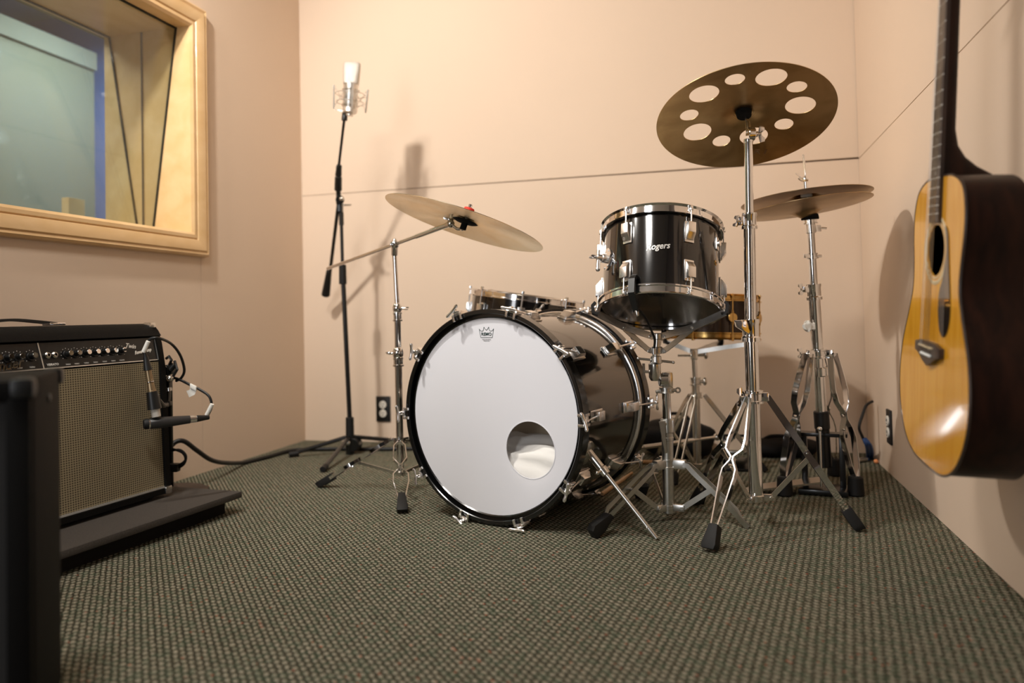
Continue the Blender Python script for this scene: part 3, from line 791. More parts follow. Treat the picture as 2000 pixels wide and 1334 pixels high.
b = MB(); b.sph(bm_, .0165, U=rgt, Vv=fwd); b.cyl(q3 - uu * .012, bm_, .0115, seg=20); b.sph(bm_ + Z * .012, .009); wingnut(b, bm_ - fwd * .008, -fwd, rgt + Z * .4, .015); bs.part('boom_clamp', b, CHROME)
cbot = crc + crn * .012
b = MB(); tj = P(880, 437, 2.42); b.sph(tj, .013, U=rgt, Vv=fwd); b.cyl(br_, tj, .0095, seg=16); wingnut(b, tj + Z * .004, Z - rgt * .5, rgt, .016); bs.part('tilter', b, CHROME_OLD)
j1 = P(893, 447, 2.41); j2 = P(900, 446, 2.40); j3 = cbot - crn * .024
b = MB(); b.tube(catmull([tj, j1, j2, j3, crc + crn * .062], 6), .0048, 12); bs.part('tilter_rod', b, STEEL)
b = MB(); b.lathe([(0, .004), (.034, .003), (.040, 0), (.030, -.004), (0, -.006)], cbot - crn * .004, crn, 32); b.cyl(cbot - crn * .03, cbot - crn * .004, .010, seg=16); bs.part('cymbal_seat', b, FELT)
hb = crc + crn * (.055 * RC + .020)
b = MB(); b.cyl(hb + crn * .002, hb + crn * .018, .0165, seg=28); bs.part('felt_washer', b, RED, label='red felt on top of the cymbal')
b = MB(); b.cyl(hb + crn * .018, hb + crn * .030, .006, seg=12); bs.part('nut', b, CHROME)
lcc = P(779, 860, dB); b = MB(); collar(b, lcc, Z, .018, .022)
ft = [V((-.943, 2.204, 0)), FL(622, 951), V((-.90, 2.77, 0))]
hs = []
for fpt in ft:
    rd = V((fpt.x - SB2.x, fpt.y - SB2.y, 0)).normalized(); hs.append(lcc + rd * .034); b.frame(lcc + rd * .024, (.026, .016, .018), rd, rd.cross(Z), bev=.002)
bs.part('leg_collar', b, CHROME)
G2 = [(0, .004), (.08, .019), (.30, .022), (.40, .005), (.47, .005), (.56, .024), (.68, .025), (.95, .010), (1, .004)]
bcc = q0 + Z * .002; b = MB(); b.cyl(q0 - Z * .006, q0 + Z * .010, .018, seg=20); bs.part('base_collar', b, CHROME_OLD)
for fpt, hp in zip(ft, hs):
    lo = double_leg(bs, None, hp, V((fpt.x, fpt.y, .004)), G2, .012, .0032, CHROME, rub=.075, rubr=.018)
    rd = V((fpt.x - SB2.x, fpt.y - SB2.y, 0)).normalized()
    b = MB(); b.strap([bcc + rd * .018, lerp(hp, fpt, .46)], rd.cross(Z).cross(rd + Z), .010, .003); bs.part('brace', b, CHROME_OLD, parent=lo)

# ------------------------------------------------------------------ hi-hat
HC = V((.294, 2.655, .930)); hn = V((-.12, .03, .99)).normalized(); RH_ = .203
htop = cymbal('hi_hat_cymbal', 'upper hi-hat cymbal, resting just above its matching lower one', HC + hn * .030 + V((.004, 0, 0)), V((-.075, .03, .99)), RH_, CYM_HAT, bell=.2, bow=.045, bh=.022)
hbot = cymbal('hi_hat_cymbal', 'lower hi-hat cymbal, its underside facing the floor', HC, -hn, RH_, CYM_HAT, bell=.2, bow=.075, bh=.024)
d1 = depth(HC); hs_ = Thing('hi_hat_stand', 'chrome hi-hat stand with black pedal near the corner', 'hi-hat stand', (.305, 2.70, 0))
a0 = P(1583, 440, d1); a1 = P(1590, 570, d1 + .01); a2 = P(1600, 690, d1 + .02); a3 = P(1606, 835, d1 + .03); at_ = P(1569, 302, d1)
uh = (at_ - a3).normalized()
b = MB(); b.cyl(a0 - uh * .0, a1, .0125, seg=24); hs_.part('upper_tube', b, CHROME)
b = MB(); b.cyl(a1, a3, .0180, seg=24); hs_.part('lower_tube', b, CHROME)
b = MB(); b.cyl(a0, at_, .0036, seg=12); hs_.part('pull_rod', b, CHROME)
b = MB(); collar(b, a0 + uh * .012, uh, .022, .016); b.cyl(a0 - uh * .026, a0 + uh * .004, .0165, seg=22); b.frame(a0 + rgt * .022 - uh * .01, (.020, .022, .014), rgt, uh, bev=.002); b.cyl(a0 + rgt * .028 - uh * .008, a0 + rgt * .052 - uh * .010, .003, seg=10)
hs_.part('seat_cup', b, CHROME)
b = MB(); b.cyl(a0 + uh * .018, a0 + uh * .036, .028, .026, seg=28); hs_.part('seat_felt', b, FELT)
ck = P(1573, 350, d1)
b = MB(); b.cyl(ck - uh * .052, ck + uh * .004, .0075, seg=16); b.sph(ck, .011); wingnut(b, ck - rgt * .004, -rgt + uh * .4, uh - rgt * .4, .015); b.cyl(ck - uh * .036, ck - uh * .030, .013, seg=20); hs_.part('clutch', b, CHROME)
b = MB(); b.cyl(ck - uh * .058, ck - uh * .037, .018, seg=22); hs_.part('clutch_felt', b, mat('white_felt', (.75, .72, .66), .9))
b = MB(); m1_ = P(1586.5, 500, d1); collar(b, m1_, uh, .0165, .018); b.frame(m1_ - rgt * .014 - fwd * .006, (.034, .014, .012), rgt, uh, bev=.002); b.cyl(m1_ + rgt * .014, m1_ + rgt * .030, .004); hs_.part('memory_lock', b, CHROME)
b = MB(); collar(b, a1, uh, .0215, .052); b.frame(a1 - rgt * .024 + uh * .008, (.022, .020, .018), rgt, uh, bev=.003); wingnut(b, a1 - rgt * .026 + uh * .008, -rgt, uh, .020); hs_.part('height_clamp', b, CHROME)
tp = P(1578, 637, d1 + .0)
b = MB(); b.sph(tp, .016, (1, .5, 1.1), seg=14, U=rgt, Vv=fwd)
for v in b.bm.verts: v.co += V((random.uniform(-1, 1), random.uniform(-1, 1), random.uniform(-1, 1))) * .0028
b.frame(tp + rgt * .014, (.016, .020, .006), rgt, uh); hs_.part('tape_wad', b, TAPE, label='crumpled white tape stuck on the tube')
lcH = a2; b = MB(); collar(b, lcH, uh, .0240, .030, .003); b.cyl(lcH - uh * .075, lcH - uh * .045, .0235, seg=24)
wingnut(b, lcH - rgt * .046, -rgt, uh, .018); b.cyl(lcH, lcH - rgt * .05, .006)
hf = [FL(1533, 968), FL(1672, 968), V((.40, 2.98, 0))]
ctrH = V((a3.x, a3.y, 0)); hsn = []
for fpt in hf:
    rd = V((fpt.x - ctrH.x, fpt.y - ctrH.y, 0)).normalized(); hsn.append(lcH + rd * .042); b.frame(lcH + rd * .030, (.028, .018, .024), rd, rd.cross(Z), bev=.002)
hs_.part('leg_collar', b, CHROME)
for i, (fpt, hp) in enumerate(zip(hf, hsn)):
    rad = V((fpt.x - hp.x, fpt.y - hp.y, 0)); tg = rad.normalized().cross(Z)
    top = hp; end = V((fpt.x, fpt.y, .06))
    b = MB(); prof_ = [(0, .008), (.12, .014), (.30, .020), (.40, .016), (.475, .0025), (.54, .0025), (.60, .012), (.68, .018), (.90, .012), (1, .005)]
    for s in (-1, 1): b.strap([lerp(top, end, t) + rgt * (s * g) for t, g in prof_], rad.normalized() + fwd * (1.1 if i < 2 else .55) * (1 if i != 1 else -1), .019, .0034)
    b.cyl(top - tg * .012, top + tg * .012, .004, seg=10); b.cyl(lerp(top, end, .508) - rgt * .007, lerp(top, end, .508) + rgt * .007, .0048)
    lo = hs_.part('leg', b, CHROME)
    b = MB(); b.cyl(V((fpt.x, fpt.y, .001)), V((fpt.x, fpt.y, .062)), .026, .023, seg=20, bev=.004); hs_.part('rubber_foot', b, RUBBER, parent=lo)
# pedal frame
pc = FL(1612, 962); pc.z = 0; pd = V((-.18, -.98, 0)).normalized(); px_ = V((pd.y * -1, pd.x, 0)).normalized()
if px_.dot(rgt) < 0: px_ = -px_
b = MB(); b.cyl(a3 - uh * .005, a3 + uh * .055, .0245, seg=24); b.cyl(a3 - uh * .13, a3, .022, seg=20); hs_.part('base_sleeve', b, BLACKP)
top_y = a3 - uh * .012
b = MB(); b.frame(top_y - uh * .01, (.150, .045, .012), px_, -pd, bev=.002)
for s in (-1, 1): b.frame(V((top_y.x, top_y.y, top_y.z / 2)) + px_ * (s * .058), (.018, .034, top_y.z - .01), px_, -pd, bev=.002)
b.frame(V((top_y.x, top_y.y, .012)) + pd * .02, (.150, .11, .016), px_, pd, bev=.003); hs_.part('pedal_frame', b, BLACKM)
b = MB(); pr0 = P(1601, 838, d1 - .03); b.cyl(pr0, V((pr0.x, pr0.y, .03)) , .0042, seg=12); b.sph(pr0, .008); hs_.part('pull_chain', b, CHROME_OLD)
b = MB(); fb0 = V((top_y.x, top_y.y, .045)) + pd * .03; fb1 = FL(1540, 940, .02)
fb1 = V((top_y.x, top_y.y, .018)) + pd * .02 - px_ * .0 + V((-.20, -.03, 0))
dirf = (fb1 - fb0).normalized()
b.strap([fb0, fb1], dirf.cross(Z), .075, .006); b.strap([fb1 + dirf * .005, fb1 + dirf * .05 - Z * .008], dirf.cross(Z), .07, .005)
hs_.part('footboard', b, CHROME_OLD)

# ------------------------------------------------------------------ rack tom on its basket stand
TC = V((-.156, 2.275, .602)); ta = V((.02, .31, .95)).normalized(); TL = .262; RT = .168
e1 = ta.cross(V((0, 1, 0))).normalized(); e2 = ta.cross(e1)
tm = Thing('rack_tom', 'black rack tom with chrome rims held by the basket stand', 'tom drum', TC)
def tr_(a): a = math.radians(a); return e1 * math.cos(a) + e2 * math.sin(a)
def tt_(a): a = math.radians(a); return -e1 * math.sin(a) + e2 * math.cos(a)
b = MB(); b.lathe([(RT - .007, .014), (RT, .014), (RT, TL - .014), (RT - .007, TL - .014)], TC, ta, 128, closed=True, ref=e1); tsh = tm.part('shell', b, WRAP)
b = MB(); b.lathe(rim_prof(RT + .009, .026, -1), TC + ta * .024, ta, 128, closed=True); tm.part('bottom_rim', b, CHROME)
b = MB(); b.lathe(rim_prof(RT + .009, .026, 1), TC + ta * (TL - .024), ta, 128, closed=True); tm.part('top_rim', b, CHROME)
b = MB(); b.lathe([(RT + .0015, .024), (RT + .006, .022), (RT + .006, .016), (RT, .009), (RT - .004, .0085)], TC, ta, 96); b.lathe([(RT + .0015, TL - .024), (RT + .006, TL - .022), (RT + .006, TL - .016), (RT - .002, TL - .012)], TC, ta, 96); tm.part('head_hoops', b, HOOPB)
b = MB(); b.lathe([(0, .0085), (RT - .003, .0085), (RT - .003, .0075), (0, .0075)], TC, ta, 96); bh_ = tm.part('bottom_head', b, HEADB)
b = MB(); b.lathe([(0, TL - .010), (RT - .003, TL - .010), (RT - .003, TL - .011), (0, TL - .011)], TC, ta, 96); tm.part('top_head', b, HEADC)
lb = MB(); LOt = TC + ta * .0072 + tr_(90) * .128
Ul = -tt_(90) if (-tt_(90)).dot(rgt) > 0 else tt_(90)
crown_mb(lb, LOt, Ul, tr_(90), -ta, .026); lb.text('REMO', LOt, Ul, tr_(90), -ta, .013, .0005, bold=.0002)
tm.part('printed_logo', lb, INKB, parent=bh_)
for k in range(6):
    a = 1 + 60 * k; er, et = tr_(a), tt_(a)
    for (h, s) in ((TL - .075, 1), (.072, -1)):
        b = MB(); drum_lug(b, TC + ta * h + er * RT, er, et, ta * s, L=.050, wdt=.023, pr=.021); lg = tm.part('lug', b, LUGM)
        b = MB(); e_ = TC + er * (RT + .0135); h2 = TL - .006 if s > 0 else .006
        b.cyl(e_ + ta * (h + s * .018), e_ + ta * h2, .0026, seg=10); b.frame(e_ + ta * (h2 + s * .003), (.008, .008, .009), er, et, bev=.001); b.cyl(e_ + ta * (h2 - s * .006), e_ + ta * (h2 - s * .002), .006, seg=12)
        tm.part('tension_rod', b, LUGM, parent=lg)
b = MB(); O = TC + ta * .136 + tr_(91) * RT
Ub = -tt_(91) if (-tt_(91)).dot(rgt) > 0 else tt_(91)
b.text('Rogers', O + tr_(91) * .0003, (Ub + ta * .10), (ta - Ub * .10), tr_(91), .026, .0016, shear=.35, bold=.0004, bendr=RT, xs=.88); tm.part('badge', b, SILVERP)
b = MB(); br0 = TC + ta * .134 + tr_(30) * RT
pl_ = [(math.cos(t) * .024 * (1.15 if math.sin(t) > 0 else .9), math.sin(t) * .034) for t in [2 * PI * i / 28 for i in range(28)]]
b.prism(pl_, br0, tt_(30), ta, tr_(30), -.001, .004, bev=.001); b.cyl(br0, br0 + tr_(30) * .020, .013, seg=18); b.cyl(br0 + tr_(30) * .010, br0 + tr_(30) * .036, .010, seg=18)
b.cyl(br0 + tr_(30) * .030 - ta * .034, br0 + tr_(30) * .030 + ta * .024, .0065, seg=12); b.sph(br0 + tr_(30) * .030 - ta * .036, .007); wingnut(b, br0 + tr_(30) * .030, tr_(30), tt_(30), .014)
for x, y in ((-.014, .022), (.014, .022), (-.012, -.024), (.012, -.024)): b.sph(br0 + tt_(30) * x + ta * y + tr_(30) * .004, .0032)
tm.part('mount_bracket', b, LUGM)
b = MB(); m0 = TC + ta * .190 + tr_(163) * RT; b.frame(m0 + tr_(163) * .002, (.020, .038, .005), tt_(163), ta, bev=.001); b.cyl(m0 - tt_(163) * .0, m0 + tr_(163) * .012, .009, seg=16); tm.part('strainer_plate', b, LUGM)
b = MB(); g0 = TC + ta * .128 + tr_(160) * (RT - .001); b.lathe([(.0035, 0), (.008, 0), (.008, .002), (.0035, .003)], g0, tr_(160), 20, closed=True); tm.part('vent_grommet', b, BRASS)

# clip-on drum microphone
cmr = tr_(71); c0 = TC + cmr * (RT + .014)
cm = Thing('clip_microphone', 'small black clip-on microphone clamped to the lower rim of the rack tom', 'microphone', c0)
b = MB(); b.strap([c0 + ta * .048 - cmr * .002, c0 + ta * .035 + cmr * .010, c0 - ta * .004 + cmr * .012, c0 - ta * .024 - cmr * .004, c0 - ta * .048 - cmr * .022], tt_(71), [.016, .019, .019, .018, .014], .009)
b.frame(c0 + ta * .047 - cmr * .006, (.016, .018, .010), cmr, tt_(71), bev=.002); cm.part('clamp', b, BLACKP)
g1 = c0 - ta * .048 - cmr * .022
gp = catmull([g1, P(1247, 604, 2.10), P(1262, 622, 2.13), P(1272, 645, 2.17), P(1279, 664, 2.19), P(1277, 684, 2.20)], 6)
b = MB(); b.tube(gp, .0035, 10); cm.part('gooseneck', b, CABLEM)
b = MB(); b.cyl(g1 + ta * .004, g1 - ta * .012 + V((.004, -.002, 0)), .007, .004, seg=14); b.cyl(gp[-1] + Z * .006, gp[-1] - Z * .012, .0055, seg=12); cm.part('connector', b, STEEL)

# tom stand
t0 = P(1306, 998, 2.225); t1 = P(1303, 818, 2.23); t2 = P(1301, 762, 2.232); TS0 = V((t0.x, t0.y, 0))
ts = Thing('snare_basket_stand', 'low worn steel basket stand under the rack tom', 'drum stand', TS0)
ut = (t2 - t0).normalized()
b = MB(); b.cyl(t0 - ut * .006, t1, .0165, seg=24); b.cyl(t1 - ut * .062, t1 - ut * .052, .0178, seg=24); b.cyl(t1 - ut * .04, t1, .0205, seg=24); ts.part('lower_tube', b, STEEL)
b = MB(); b.cyl(t1, t2, .0125, seg=24); ts.part('upper_tube', b, CHROME)
b = MB(); b.cyl(t1 - rgt * .022 - ut * .012 - fwd * .01, t1 + rgt * .002 - ut * .012 - fwd * .01, .010, seg=16); b.strap([t1 - rgt * .020 - ut * .004 - fwd * .022, t1 - rgt * .016 - ut * .05 - fwd * .024, t1 - rgt * .010 - ut * .095 - fwd * .02], rgt, [.016, .011, .005], .006); ts.part('clamp_lever', b, STEEL)
b = MB(); collar(b, t2, ut, .018, .016, .004); b.cyl(t2 + rgt * .012, t2 + rgt * .030, .005); b.lathe([(.004, -.002), (.009, -.002), (.009, .002), (.004, .002)], t2 + rgt * .034, fwd, 14, closed=True); b.cyl(t2 - rgt * .010, t2 - rgt * .030 - Z * .006, .005); ts.part('memory_collar', b, STEEL)
j0 = P(1302, 742, 2.23); jc = P(1279, 726, 2.225)
b = MB(); b.frame(P(1303, 742, 2.232), (.030, .046, .026), rgt, ut, bev=.006); b.cyl(j0 - rgt * .022, j0 + rgt * .004, .0195, seg=24); b.lathe([(0, -.026), (.012, -.026), (.0175, -.016), (.0175, .022), (.012, .028), (0, .028)], jc, ut, 24)
b.cyl(jc - rgt * .014, jc - rgt * .032, .0042, seg=12); b.strap([jc - rgt * .032 + ut * .024, jc - rgt * .032 - ut * .026], rgt, .007, .006); ts.part('tilter', b, CHROME_OLD)
jt = P(1284, 655, 2.235)
b = MB(); b.cyl(jc + ut * .02, P(1282, 690, 2.23), .0105, seg=20); b.cyl(P(1282, 690, 2.23), jt, .0095, seg=20); ts.part('threaded_post', b, STEEL)
wn = P(1281.5, 703, 2.23); b = MB(); b.cyl(wn - ut * .010, wn + ut * .012, .0175, .0150, seg=20)
b.cyl(wn - rgt * .052 + ut * .004, wn + rgt * .050 - ut * .007, .0036, seg=12); b.sph(wn - rgt * .052 + ut * .004, .0045); b.sph(wn + rgt * .050 - ut * .007, .0045); ts.part('tension_nut', b, STEEL)
hubp = P(1283, 684, 2.235)
b = MB(); b.cyl(hubp - ut * .010, hubp + ut * .010, .016, seg=20); b.cyl(jt - ut * .012, jt + ut * .006, .014, seg=20); ts.part('basket_hub', b, STEEL)
for a, ang in ((0, 12), (1, 168), (2, 270)):
    dr = tr_(ang); dr2 = V((dr.x, dr.y, dr.z))
    tip = TC + dr * (RT + .020) - ta * .014; mid_ = lerp(jt, tip, .52) - ta * .012; s0 = jt - ut * .004
    b = MB(); b.strap([s0 + dr * .012, mid_, tip], tt_(ang).cross(ta) * 0 + ta, .020, .0032); b.cyl(mid_ - tt_(ang) * .005, mid_ + tt_(ang) * .005, .004, seg=10); b.cyl(s0 + dr * .02 - tt_(ang) * .006, s0 + dr * .02 + tt_(ang) * .006, .0045, seg=10)
    arm = ts.part('basket_arm', b, CHROME_OLD)
    b = MB(); lw = hubp - ut * .004 + dr * .014; kn = lerp(hubp, mid_, .35) - ta * .02 + dr * .02; b.strap([lw, lw + dr * .014 + ta * .006, mid_ - ta * .004], ta, .016, .003); b.cyl(lw + dr * .008 - tt_(ang) * .006, lw + dr * .008 + tt_(ang) * .006, .0045, seg=10); ts.part('support_strut', b, STEEL, parent=arm)
    b = MB(); b.strap([tip - dr * .01 - ta * .006, tip + dr * .004 - ta * .002, tip + dr * .008 + ta * .020, tip - dr * .000 + ta * .030], tt_(ang), .016, .008); ts.part('rubber_grip', b, RUBBER, parent=arm)
lcT = P(1304.5, 905, 2.228); b = MB(); collar(b, lcT, ut, .0195, .026, .003)
tf = [FL(1172, 1048), FL(1462, 1032), V((-.245, 2.505, 0))]
bcT = P(1306, 990, 2.225); b2 = MB(); b2.cyl(bcT - ut * .008, bcT + ut * .008, .0175, seg=20)
tops = []
for fpt in tf:
    rd = V((fpt.x - TS0.x, fpt.y - TS0.y, 0)).normalized(); tops.append(lcT + rd * .046)
    b.frame(lcT + rd * .028, (.050, .020, .026), rd, rd.cross(Z), bev=.003); b2.frame(bcT + rd * .024, (.046, .014, .020), rd, rd.cross(Z), bev=.003)
ts.part('leg_collar', b, STEEL); ts.part('base_collar', b2, STEEL)
for fi, (fpt, hp) in enumerate(zip(tf, tops)):
    rd = V((fpt.x - TS0.x, fpt.y - TS0.y, 0)).normalized(); tg = rd.cross(Z); end = V((fpt.x, fpt.y, .03 if fi != 1 else .002)); k1 = hp + rd * .032 - Z * .008
    b = MB(); G3 = [(0, .009), (.07, .009), (.17, .0155), (.80, .0155), (.90, .004), (1, .003)]
    for s in (-1, 1): b.strap([lerp(hp, end, t) + tg * (s * g) + Z * (.010 if .05 < t < .9 else 0) for t, g in G3], (end - hp).cross(tg), .0135, .0028)
    b.cyl(lerp(hp, end, .42) - tg * .016, lerp(hp, end, .42) + tg * .016, .004, seg=10)
    lo = ts.part('leg', b, STEEL)
    u_ = (end - hp).normalized()
    b = MB(); b.prism([(-.045, -.006), (-.040, .010), (.020, .020), (.034, .012), (.034, -.016), (.0, -.018)], end, u_, tg.cross(u_) if tg.cross(u_).z > 0 else -tg.cross(u_), tg, -.014, .014, bev=.004)
    for v in b.bm.verts: v.co.z = max(v.co.z, .001)
    
    if fi != 1: ts.part('rubber_foot', b, RUBBER, parent=lo)
    md = lerp(hp, end, .42); b = MB(); b.strap([bcT + rd * .040, md], (md - bcT).cross(tg), .015, .003); b.cyl(bcT + rd * .040 - tg * .009, bcT + rd * .040 + tg * .009, .005, seg=10); b.cyl(md - tg * .004, md + tg * .004, .005, seg=10); ts.part('brace', b, STEEL, parent=lo)

# ------------------------------------------------------------------ floor tom behind the bass drum
fa = V((.147, .03, .989)).normalized(); ftc = P(1029, 577, 2.93)
RF = .205; FLh = .36; fb_ = ftc - fa * FLh
ftm = Thing('floor_tom', 'black floor tom with chrome rim, mostly hidden behind the bass drum', 'tom drum', V((fb_.x, fb_.y, 0)))
f1 = fa.cross(V((0, 1, 0))).normalized(); f2 = fa.cross(f1)
fr = lambda a: f1 * math.cos(math.radians(a)) + f2 * math.sin(math.radians(a))
fq = lambda a: -f1 * math.sin(math.radians(a)) + f2 * math.cos(math.radians(a))
b = MB(); b.lathe([(RF - .007, .012), (RF, .012), (RF, FLh - .02), (RF - .007, FLh - .02)], fb_, fa, 96, closed=True); ftm.part('shell', b, WRAP)
for h, s, nm in ((FLh - .026, 1, 'top_rim'), (.024, -1, 'bottom_rim')):
    b = MB(); b.lathe(rim_prof(RF + .008, .024, s), fb_ + fa * h, fa, 96, closed=True); ftm.part(nm, b, CHROME)
b = MB(); b.lathe([(0, FLh - .012), (RF, FLh - .012), (RF, FLh - .014), (0, FLh - .014)], fb_, fa, 72); ftm.part('top_head', b, HEADC)
b = MB(); b.lathe([(0, .010), (RF, .010), (RF, .012), (0, .012)], fb_, fa, 72); ftm.part('bottom_head', b, HEADB)
for k in range(8):
    a = 10 + 45 * k; er, et = fr(a), fq(a)
    b = MB(); drum_lug(b, fb_ + fa * (FLh - .075) + er * RF, er, et, fa, L=.042, wdt=.022, pr=.020); lg = ftm.part('lug', b, LUGM)
    b = MB(); e_ = fb_ + er * (RF + .013); b.cyl(e_ + fa * (FLh - .06), e_ + fa * (FLh + .004), .0028, seg=10); b.frame(e_ + fa * (FLh + .004), (.009, .009, .010), er, et, bev=.001); ftm.part('tension_rod', b, LUGM, parent=lg)
for a in (50, 170, 290):
    er = fr(a); p_ = fb_ + fa * .12 + er * (RF + .014); er2 = V((er.x, er.y, 0)).normalized(); z0 = V((p_.x, p_.y, .0)) + er2 * .02
    b = MB(); b.frame(p_ - er * .006, (.020, .05, .024), er, fa, bev=.002); lb_ = ftm.part('leg_bracket', b, LUGM)
    b = MB(); b.tube([p_ + fa * .10, p_ - fa * .10, z0 + Z * .02], .005, 12); lo = ftm.part('leg', b, CHROME)
    b = MB(); b.cyl(z0, z0 + Z * .03, .011, .009, seg=14); ftm.part('rubber_foot', b, RUBBER, parent=lo)

# ------------------------------------------------------------------ snare with brass fittings and its stand
sc0 = P(1391, 650, 2.92); sa = V((.03, .03, 1)).normalized(); RS2 = .166; SLh = .165; sb_ = V((sc0.x, sc0.y, P(1400, 668, 2.92 - .17).z + .004))
sn = Thing('snare_drum', 'dark snare drum with brass rims and round brass lugs behind the tall stand', 'snare drum', sb_)
s1 = V((1, 0, -.03)).normalized(); s2 = sa.cross(s1)
sr = lambda a: s1 * math.cos(math.radians(a)) + s2 * math.sin(math.radians(a)); sq = lambda a: -s1 * math.sin(math.radians(a)) + s2 * math.cos(math.radians(a))
b = MB(); b.lathe([(RS2 - .004, .014), (RS2, .014), (RS2, SLh - .014), (RS2 - .004, SLh - .014)], sb_, sa, 96, closed=True); sn.part('shell', b, BRONZE_SH)
for h, s, nm in ((SLh - .026, 1, 'top_rim'), (.026, -1, 'bottom_rim')):
    b = MB(); b.lathe(rim_prof(RS2 + .008, .024, s), sb_ + sa * h, sa, 96, closed=True); sn.part(nm, b, BRASS)
b = MB(); b.lathe([(0, SLh - .012), (RS2, SLh - .012), (RS2, SLh - .014), (0, SLh - .014)], sb_, sa, 64); sn.part('top_head', b, HEADC)
b = MB(); b.lathe([(0, .010), (RS2, .010), (RS2, .012), (0, .012)], sb_, sa, 64); sn.part('bottom_head', b, HEADC)
for k in range(8):
    a = -67 + 45 * k; er, et = sr(a), sq(a); c_ = sb_ + sa * (SLh * .48) + er * RS2
    b = MB(); b.cyl(c_, c_ + er * .012, .010, seg=16); b.cyl(c_ + er * .010, c_ + er * .018, .0165, seg=28); b.cyl(c_ + er * .014 - sa * .026, c_ + er * .014 + sa * .026, .0045, seg=12); lg = sn.part('lug', b, BRASS)
    b = MB(); b.cyl(c_ + er * .014 + sa * .02, c_ + er * .014 + sa * (SLh * .5 + .004), .0024, seg=8); b.frame(c_ + er * .014 + sa * (SLh * .47), (.008, .008, .012), er, et, bev=.001); sn.part('tension_rod', b, BRASS, parent=lg)
    b = MB(); b.cyl(c_ + er * .014 - sa * .02, c_ + er * .014 - sa * (SLh * .46), .0024, seg=8); b.frame(c_ + er * .014 - sa * (SLh * .47), (.008, .008, .012), er, et, bev=.001); sn.part('tension_rod', b, BRASS, parent=lg)
ss0 = FL(1362, 925); ssd = 2.86
ss = Thing('snare_stand', 'chrome snare stand under the brass-rimmed snare drum', 'drum stand', V((P(1362, 800, ssd).x, P(1362, 800, ssd).y, 0)))
v0 = P(1362, 898, ssd); v1 = P(1358, 745, ssd); v2 = P(1355, 692, ssd)
b = MB(); b.cyl(v0 - Z * .03, v1, .0150, seg=20); ss.part('lower_tube', b, CHROME_OLD)
b = MB(); b.cyl(v1, v2, .0110, seg=20); ss.part('upper_tube', b, CHROME)
b = MB(); collar(b, v1, Z, .0185, .03); b.cyl(v1, v1 + rgt * .04, .006); b.sph(v1 + rgt * .035, .015, (.6, 1, 1)); ss.part('height_clamp', b, CHROME_OLD)
b = MB(); b.frame(v2, (.026, .04, .024), rgt, Z, bev=.004); b.cyl(v2, v2 + rgt * .05, .006); b.sph(v2 + rgt * .045, .018, (.5, 1, 1)); v3 = V((v2.x, v2.y, sb_.z - .045)); b.cyl(v2, v3, .009, seg=16); b.cyl(v3 - rgt * .06 - Z * .012, v3 + rgt * .04 - Z * .012, .004); ss.part('tilter', b, CHROME_OLD)
for a in (200, 320, 80):
    tip = sb_ + sr(a) * (RS2 + .018); b = MB(); b.strap([v3, lerp(v3, tip, .6) - Z * .006, tip - Z * .012], Z, .016, .003); arm = ss.part('basket_arm', b, STEEL)
    b = MB(); b.strap([tip - Z * .022 - sr(a) * .02, tip - Z * .014, tip + sr(a) * .004 + Z * .014], sq(a), .022, .010); ss.part('rubber_grip', b, RUBBER, parent=arm)
lcS = P(1360, 772, ssd); b = MB(); collar(b, lcS, Z, .019, .022); ss.part('leg_collar', b, CHROME_OLD)
b = MB(); b.cyl(v0 - Z * .03, v0 - Z * .012, .018, seg=18); ss.part('base_collar', b, CHROME_OLD)
sbase = V((v0.x, v0.y, 0))
for k, a in enumerate((12, 132, 252)):
    rd = V((math.cos(math.radians(a)), math.sin(math.radians(a)), 0)); fpt = sbase + rd * .25; fpt.z = .004
    lo = double_leg(ss, None, lcS + rd * .03, fpt, [(0, .005), (.10, .012), (.9, .012), (1, .004)], .014, .003, CHROME_OLD, rub=.05, rubr=.014)
    b = MB(); b.strap([v0 - Z * .022 + rd * .015, lerp(lcS, fpt, .55)], (rd + Z * .3).cross(rd.cross(Z)), .012, .003); ss.part('brace', b, CHROME_OLD, parent=lo)

# ------------------------------------------------------------------ double bass-drum pedal, bag, sticks behind the drums
pe = Thing('bass_drum_pedal', 'double bass drum pedal linked by a chrome drive shaft behind the drum', 'pedal', V((-.43, 2.68, 0)))
pb = BC + ax * .50; pb.z = 0; sh0 = pb + Z * .12 + hz * .03
b = MB(); b.frame(pb + ax * .10 + Z * .006, (.11, .30, .010), hz, ax, bev=.002); pe.part('base_plate', b, BLACKM)
b = MB(); b.frame(pb + ax * .15 + Z * .045, (.085, .26, .007), hz, (ax * .97 + Z * -.22), bev=.002); pe.part('footboard', b, STEEL)
b = MB()
for s in (-1, 1): b.frame(pb + hz * (s * .05) + Z * .07, (.012, .022, .13), hz, ax, bev=.002)
pe.part('post', b, BLACKM)
b = MB(); b.cyl(pb + Z * .13 - hz * .06, pb + Z * .13 + hz * .08, .006); pe.part('axle', b, CHROME)
for dx in (-.018, .018):
    b = MB(); b.cyl(pb + Z * .13 + hz * dx, pb + Z * .30 + ax * .02 + hz * dx, .003); bt = pe.part('beater', b, CHROME)
    b = MB(); b.cyl(pb + Z * .29 - ax * .016 + hz * dx + ax * .02, pb + Z * .29 + ax * .036 + hz * dx, .022 if dx < 0 else .017, seg=20); pe.part('beater_head', b, HEADC, parent=bt)
sp2 = P(1412, 872, 2.92); sp2.z = .125; sp1 = pb + Z * .13 + hz * .085
b = MB(); b.cyl(sp1, sp2, .0055); b.cyl(lerp(sp1, sp2, .35), lerp(sp1, sp2, .75), .008)
for t in (.04, .95): b.sph(lerp(sp1, sp2, t), .014)
pe.part('drive_shaft', b, CHROME_OLD)
